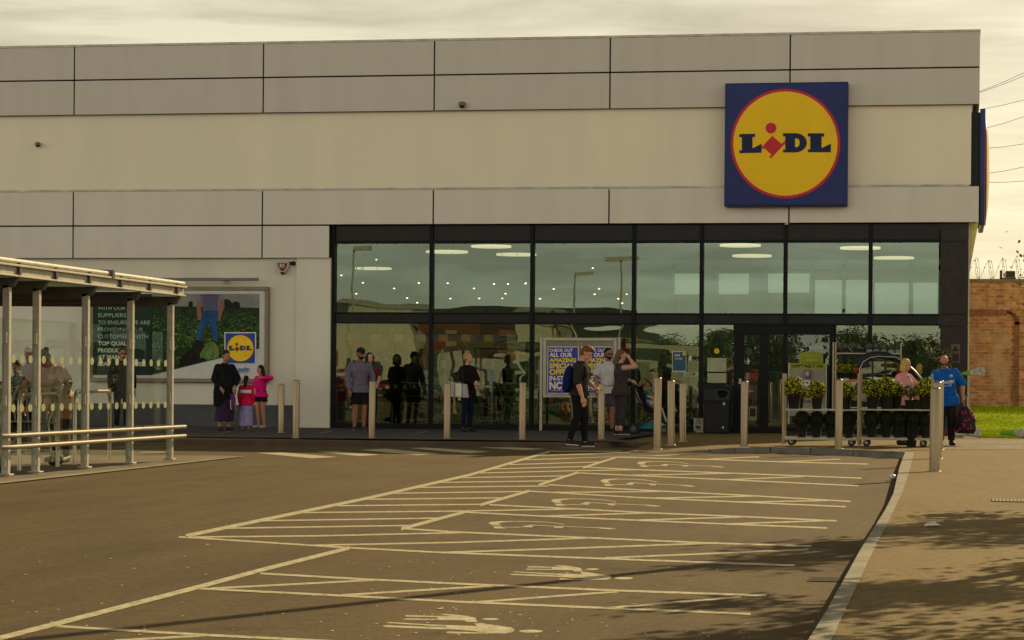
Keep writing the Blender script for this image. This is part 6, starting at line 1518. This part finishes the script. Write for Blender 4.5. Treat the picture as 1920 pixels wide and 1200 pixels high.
# --- pushchair with child
p = G(1212,815,PV)
t_ = thing('pushchair', 'black folding pushchair with a small child sitting in it beside the glass', 'pushchair', p)
c = Vector(p)+Vector((0,.25,0)); b = MB()
for y in (-.22,.22): b.tube([c+Vector((-.30,y,1.02)),c+Vector((-.18,y,.72)),c+Vector((.02,y,.42)),c+Vector((.34,y,.12))],.014,7); b.tube([c+Vector((-.27,y,.12)),c+Vector((.02,y,.42))],.014,7); b.tube([c+Vector((-.27,y,.12)),c+Vector((.10,y,.34))],.012,6)
b.tube([c+Vector((-.30,-.22,1.02)),c+Vector((-.30,.22,1.02))],.018,8); b.build('frame', BLACKP, t_)
for x,r_ in ((-.27,.12),(.36,.10)):
    for y in (-.24,.24):
        b = MB(); b.tube([c+Vector((x,y-.02,r_)),c+Vector((x,y+.02,r_))],r_,16); w_ = b.build('wheel', BLACKP, t_)
        b = MB(); b.tube([c+Vector((x,y-.026,r_)),c+Vector((x,y+.026,r_))],r_*.5,10); b.build('hub', M('pram_hub',(0.10,0.10,0.09),.5), w_)
b = MB(); b.prism([c+Vector(q) for q in ((-.24,-.19,.98),(-.02,-.19,.46),(.20,-.19,.42),(.24,-.19,.48),(.02,-.19,.56),(-.16,-.19,1.0))],(0,.38,0)); b.build('seat', BLK_C, t_, bevel=.02)
b = MB(); 
hv = [c+Vector((-.17+.26*math.cos(R(a))*1.0,y,.88+.28*math.sin(R(a)))) for a in range(20,170,15) for y in (-.20,.20)]
b.add(hv,[(2*i,2*i+1,2*i+3,2*i+2) for i in range(len(hv)//2-1)]); b.build('hood', M('pram_hood',(0.008,0.008,0.012),.8), t_, fix=False)
b = MB(); b.prism([c+Vector(q) for q in ((-.16,-.17,.12),(.16,-.17,.12),(.18,-.17,.26),(-.18,-.17,.26))],(0,.34,0)); b.build('basket', M('pram_basket',(0.03,0.16,0.17),.7), t_)
b = MB(); b.prism([c+Vector(q) for q in ((.20,-.12,.22),(.32,-.12,.16),(.36,-.12,.20),(.22,-.12,.26))],(0,.24,0)); b.build('footrest', M('pram_foot',(0.4,0.38,0.4),.7), t_)
ch = person('small child with bare legs and arms sitting in the black pushchair', c+Vector((0,0,.22)), .82, R(90), cloth('child_teal',(0.02,0.10,0.12)), cloth('child_white',(0.3,0.28,0.3)), shoes=(0.4,0.35,0.36), hair=(0.05,0.025,0.015), female=True, skin=SKIN3, sleeve='short', lean=-16, fat=1.25,
       legL=((.05,-.22,.50),(.06,-.36,.34)), legR=((-.05,-.22,.50),(-.06,-.38,.36)), armL=((.13,-.06,.67),(.08,-.20,.60)), armR=((-.13,-.06,.67),(-.09,-.20,.58)), vox=.008, bstyle='short_shorts')
# --- customers inside, seen as dark shapes through the glass
for k,(px,top_,rz,lab) in enumerate(((735,655,R(200),'dark figure inside the shop left of the first mullion'),(772,657,R(160),'dark figure inside the shop just left of the mullion'),(928,664,R(120),'dark figure in a peaked cap inside the shop, right of the blonde woman'),(903,680,R(90),'figure in a pale apron inside the shop behind the blonde woman'))):
    q = W(px,803,YF+1.5); hh = W(px,top_,YF+1.5).z-PV
    person(lab, (q.x,YF+1.5+.2*k,PV), hh, rz, cloth('dusk_cloth_%d'%k,(0.02,0.02,0.022) if k < 3 else (0.35,0.36,0.34)), BLK_C, hair=(0.01,0.01,0.01), fat=1.15, skin=SKIN2, vox=.014, extras=cap((0.01,0.01,0.01)) if k == 2 else None)
# ------------------------------------------------------------------ the rest of the car park behind the camera (mirrored in the shop glass)
CG = M('car_glass',(0.02,0.025,0.03),.08); TYRE = M('tyre',(0.015,0.015,0.015),.8); RIMM = M('wheel_rim',(0.4,0.4,0.4),.35,.7)
LAMPW = M('headlamp',(0.6,0.6,0.55),.2); LAMPR = M('tail_lamp',(0.35,0.01,0.01),.3)
def car(loc, rz, col, label, s=1.0, van=False):
    t = thing('parked_car' if not van else 'parked_van', label, 'car' if not van else 'van', loc, rz, 'vehicles parked behind the camera'); pm = M('car_paint',col,.25,.2,var=.04)
    if not van: body = [(-2.05,.35),(-2.1,.62),(-2.0,.88),(-1.75,.95),(-1.2,.98),(-.9,1.0),(1.0,1.0),(1.25,.95),(1.9,.80),(2.08,.62),(2.08,.35)]; cab = [(-1.85,.94),(-1.35,1.38),(-.9,1.46),(.2,1.46),(.55,1.38),(1.2,.96)]
    else: body = [(-2.5,.35),(-2.52,2.2),(-2.4,2.35),(1.2,2.35),(1.5,2.2),(2.0,1.35),(2.5,1.15),(2.6,.8),(2.6,.35)]; cab = [(1.15,1.35),(1.2,2.0),(1.45,2.05),(1.95,1.38)]
    def sect(prof, w0, w1, m, name, par=None):
        b = MB(); zs = [z for _,z in prof]; z0, z1_ = min(zs), max(zs); wd = lambda z: w0+(w1-w0)*(z-z0)/(z1_-z0); n = len(prof)
        vs = [(x,-wd(z),z) for x,z in prof]+[(x,wd(z),z) for x,z in prof]
        b.add(vs,[tuple(range(n))[::-1],tuple(range(n,2*n))]+[(k,(k+1)%n,n+(k+1)%n,n+k) for k in range(n)]); o = b.build(name,m); o.parent = par or t
        bv = o.modifiers.new('bevel','BEVEL'); bv.width=.06; bv.segments=3; bv.limit_method='ANGLE'; bv.angle_limit=R(25); return o
    bd = sect(body,.86,.80 if not van else .92,pm,'body')
    if not van:
        sect(cab,.78,.58,pm,'cabin')
        g_ = [(-1.72,.99),(-1.33,1.33),(-.9,1.40),(.18,1.40),(.5,1.33),(1.06,.99)]; b = MB()
        for s_ in (-1,1):
            w = lambda z: s_*(.79-.20*(z-.94)/.52)
            for x0,x1 in ((-1.55,-.45),(-.38,.90)):
                pts=[p_ for p_ in [(x0,1.0),(x1,1.0)]]; xt0, xt1 = (max(x0,-1.18)+.12*(x0>-1), min(x1,.42)); b.add([(x0,w(1.0),1.0),(x1,w(1.0),1.0),(xt1,w(1.36),1.36),(xt0,w(1.36),1.36)],[(0,1,2,3)])
        b.add([(1.18,-.70,1.0),(1.18,.70,1.0),(.62,.60,1.37),(.62,-.60,1.37)],[(0,1,2,3)]); b.add([(-1.84,-.70,1.0),(-1.84,.70,1.0),(-1.40,.60,1.36),(-1.40,-.60,1.36)],[(0,1,2,3)]); b.build('window',CG,fix=False).parent = t
    else:
        b = MB(); b.add([(2.02,-.80,1.40),(2.02,.80,1.40),(1.56,.78,2.12),(1.56,-.78,2.12)],[(0,1,2,3)]); 
        for s_ in (-1,1): b.add([(1.2,s_*.93,1.4),(1.9,s_*.915,1.4),(1.5,s_*.93,2.05),(1.2,s_*.93,2.05)],[(0,1,2,3)])
        b.build('window',CG,fix=False).parent = t
    L_ = 2.09 if not van else 2.61
    for s_ in (-1,1):
        b = MB(); b.box((L_-.08,s_*.50,.60),(L_+.01,s_*.78,.74)); b.build('headlight',LAMPW).parent = t
        b = MB(); b.box((-L_-.02,s_*.58,.66),(-L_+.06,s_*.80,.82)); b.build('tail_light',LAMPR).parent = t
        for x in (-1.3,1.3 if not van else 1.7):
            b = MB(); b.tube([(x,s_*.72,.32),(x,s_*.90,.32)],.32,18); w_ = b.build('wheel',TYRE); w_.parent = t; b = MB(); b.tube([(x,s_*.89,.32),(x,s_*.915,.32)],.20,12); b.build('rim',RIMM).parent = w_
    b = MB(); b.box((L_-.02,-.26,.42),(L_+.02,.26,.52)); b.build('number_plate',WHT).parent = t
    return t
for k,(x,y,rz,col,lab) in enumerate(((-9.5,-4,90,(.30,.02,.02),'red hatchback'),(-12.3,-4.6,92,(.35,.36,.37),'silver hatchback'),(-15.2,-4.2,88,(.02,.03,.06),'navy hatchback'),(-18.2,-4.8,90,(.45,.45,.42),'white hatchback'),(-21.4,-4,91,(.02,.02,.02),'black hatchback'),
        (-24.4,-4.4,90,(.25,.26,.27),'grey hatchback'),(-6.6,-4.5,90,(.03,.08,.22),'blue hatchback'),(-28,-4,89,(.33,.04,.03),'dark red hatchback'),(-13,-15,2,(.5,.5,.48),'white estate'),(-20,-15.5,181,(.10,.11,.12),'graphite hatchback'),(-27,-15,1,(.30,.03,.02),'bright red hatchback'))):
    car((x,y,0),R(rz),col,lab+' parked behind the camera, mirrored in the shop glass')
car((-24,-22,0),R(3),(.55,.55,.52),'tall white van behind the camera, mirrored in the glass',van=True); car((-15.5,-23,0),R(178),(.50,.48,.42),'cream van behind the camera, mirrored in the glass',van=True)
for k,(x,y,h) in enumerate(((-40,-62,5.0),(-31,-64,5.4),(-52,-62,5.2),(-12,-60,4.6),(-22,-66,5))): tree((x,y,0),h,h*.42,'broad tree on the far side of the car park behind the camera, number %d' % (k+1),40+k,2600,.28,crown_z=.66,grp='trees across the car park',clumps=20)
for k,(x,y,h,two) in enumerate(((-33.1,-28,8.6,0),(-20.8,-30,7.3,0),(-18.1,-30,8.1,1))):
    t_ = thing('lamp_post', 'car park lamp post behind the camera, %s' % ('far left','middle one','right one with two heads')[k], 'lamp post', (x,y,0)); b = MB(); b.tube([(x,y,0),(x,y,h)],[.07,.05],8); b.build('pole', M('post_pale',(0.5,0.45,0.35),.5), t_)
    for s_ in ((-1,1) if two else (1,)): b = MB(); b.box((x,y-.25,h),(x+s_*1.0,y+.25,h+.22)); b.build('lamp_head', M('head_pale',(0.6,0.56,0.45),.5), t_)
for k,(xa,xb,h,col,lab) in enumerate(((-35.5,-31.0,5.9,(.55,.53,.45),'pale warehouse block behind the camera, far left'),(-30.4,-27.0,5.0,(.14,.05,.04),'dark red warehouse block behind the camera'),(-24.9,-22.5,5.5,(.50,.47,.38),'pale warehouse block behind the camera, right one'),(-21.5,-17,5.2,(.05,.055,.045),'dark low warehouse behind the camera'))):
    t_ = thing('warehouse', lab, 'building', ((xa+xb)/2,-35,0), group='warehouses behind the camera'); b = MB(); b.box((xa,-40,0),(xb,-34,h-.4)); b.build('wall', M('warehouse_wall',col,.8,var=.1), t_)
    b = MB(); b.prism([(xa-.1,-33.9,h-.4),(xb+.1,-33.9,h-.4),(xb-.3,-33.9,h),(xa+.3,-33.9,h)],(0,-6.2,0)); b.build('roof', M('warehouse_roof',[c*.7 for c in col],.7), t_)
    b = MB(); b.box((xa+.6,-33.99,0),(xa+2.6,-33.9,2.6)); b.build('door', M('warehouse_door',(.06,.08,.10),.6), t_)
t_ = thing('terrace_building', 'long low red brick building across the road behind the camera', 'building', (-24,-60,0)); b = MB(); b.box((-60,-68,0),(-22,-60,4.6)); b.build('brickwork', M('far_brick',(0.22,0.09,0.06),.9,var=.3), t_)
b = MB(); b.prism([(-60.5,-59.5,4.6),(-60.5,-68.5,4.6),(-60.5,-64,6.4)],(39,0,0)); b.build('roof', M('far_slate',(0.05,0.05,0.055),.7), t_)
for k in range(8): b = MB(); x = -58+k*4.6; b.box((x,-59.99,1.0),(x+1.6,-59.93,2.6)); b.build('window', CG, t_)

for k,(x,y,h) in enumerate(((-19,-52,4.6),(-14.5,-54,5.0),(-10.5,-52,4.3),(-6,-55,4.9),(-2,-52,4.4),(2.5,-54,4.8))):
    tree((x,y,0),h,h*.46,'leafy tree in the hedge row behind the camera, %s from the left' % ordn[k],70+k,2600,.30,crown_z=.58,grp='hedge row trees behind the camera',clumps=24)
t_ = thing('garden_wall', 'dark boundary wall behind the camera', 'wall', (-8,-57,0)); b = MB(); b.box((-21,-57.3,0),(6,-57,2.6)); b.build('brickwork', M('boundary_wall',(0.05,0.04,0.03),.9,var=.3), t_); b = MB(); b.box((-21,-57.4,2.602),(6,-56.9,2.72)); b.build('coping', KERBD, t_)
for k,(x,y,rz,col,lab) in enumerate(((-3.2,-4.2,90,(.5,.5,.46),'pearl white hatchback'),(-8,-15,2,(.06,.10,.05),'dark green hatchback'),(-2,-15.4,182,(.42,.03,.03),'cherry red hatchback'))):
    car((x,y,0),R(rz),col,lab+' parked behind the camera, mirrored in the shop glass')
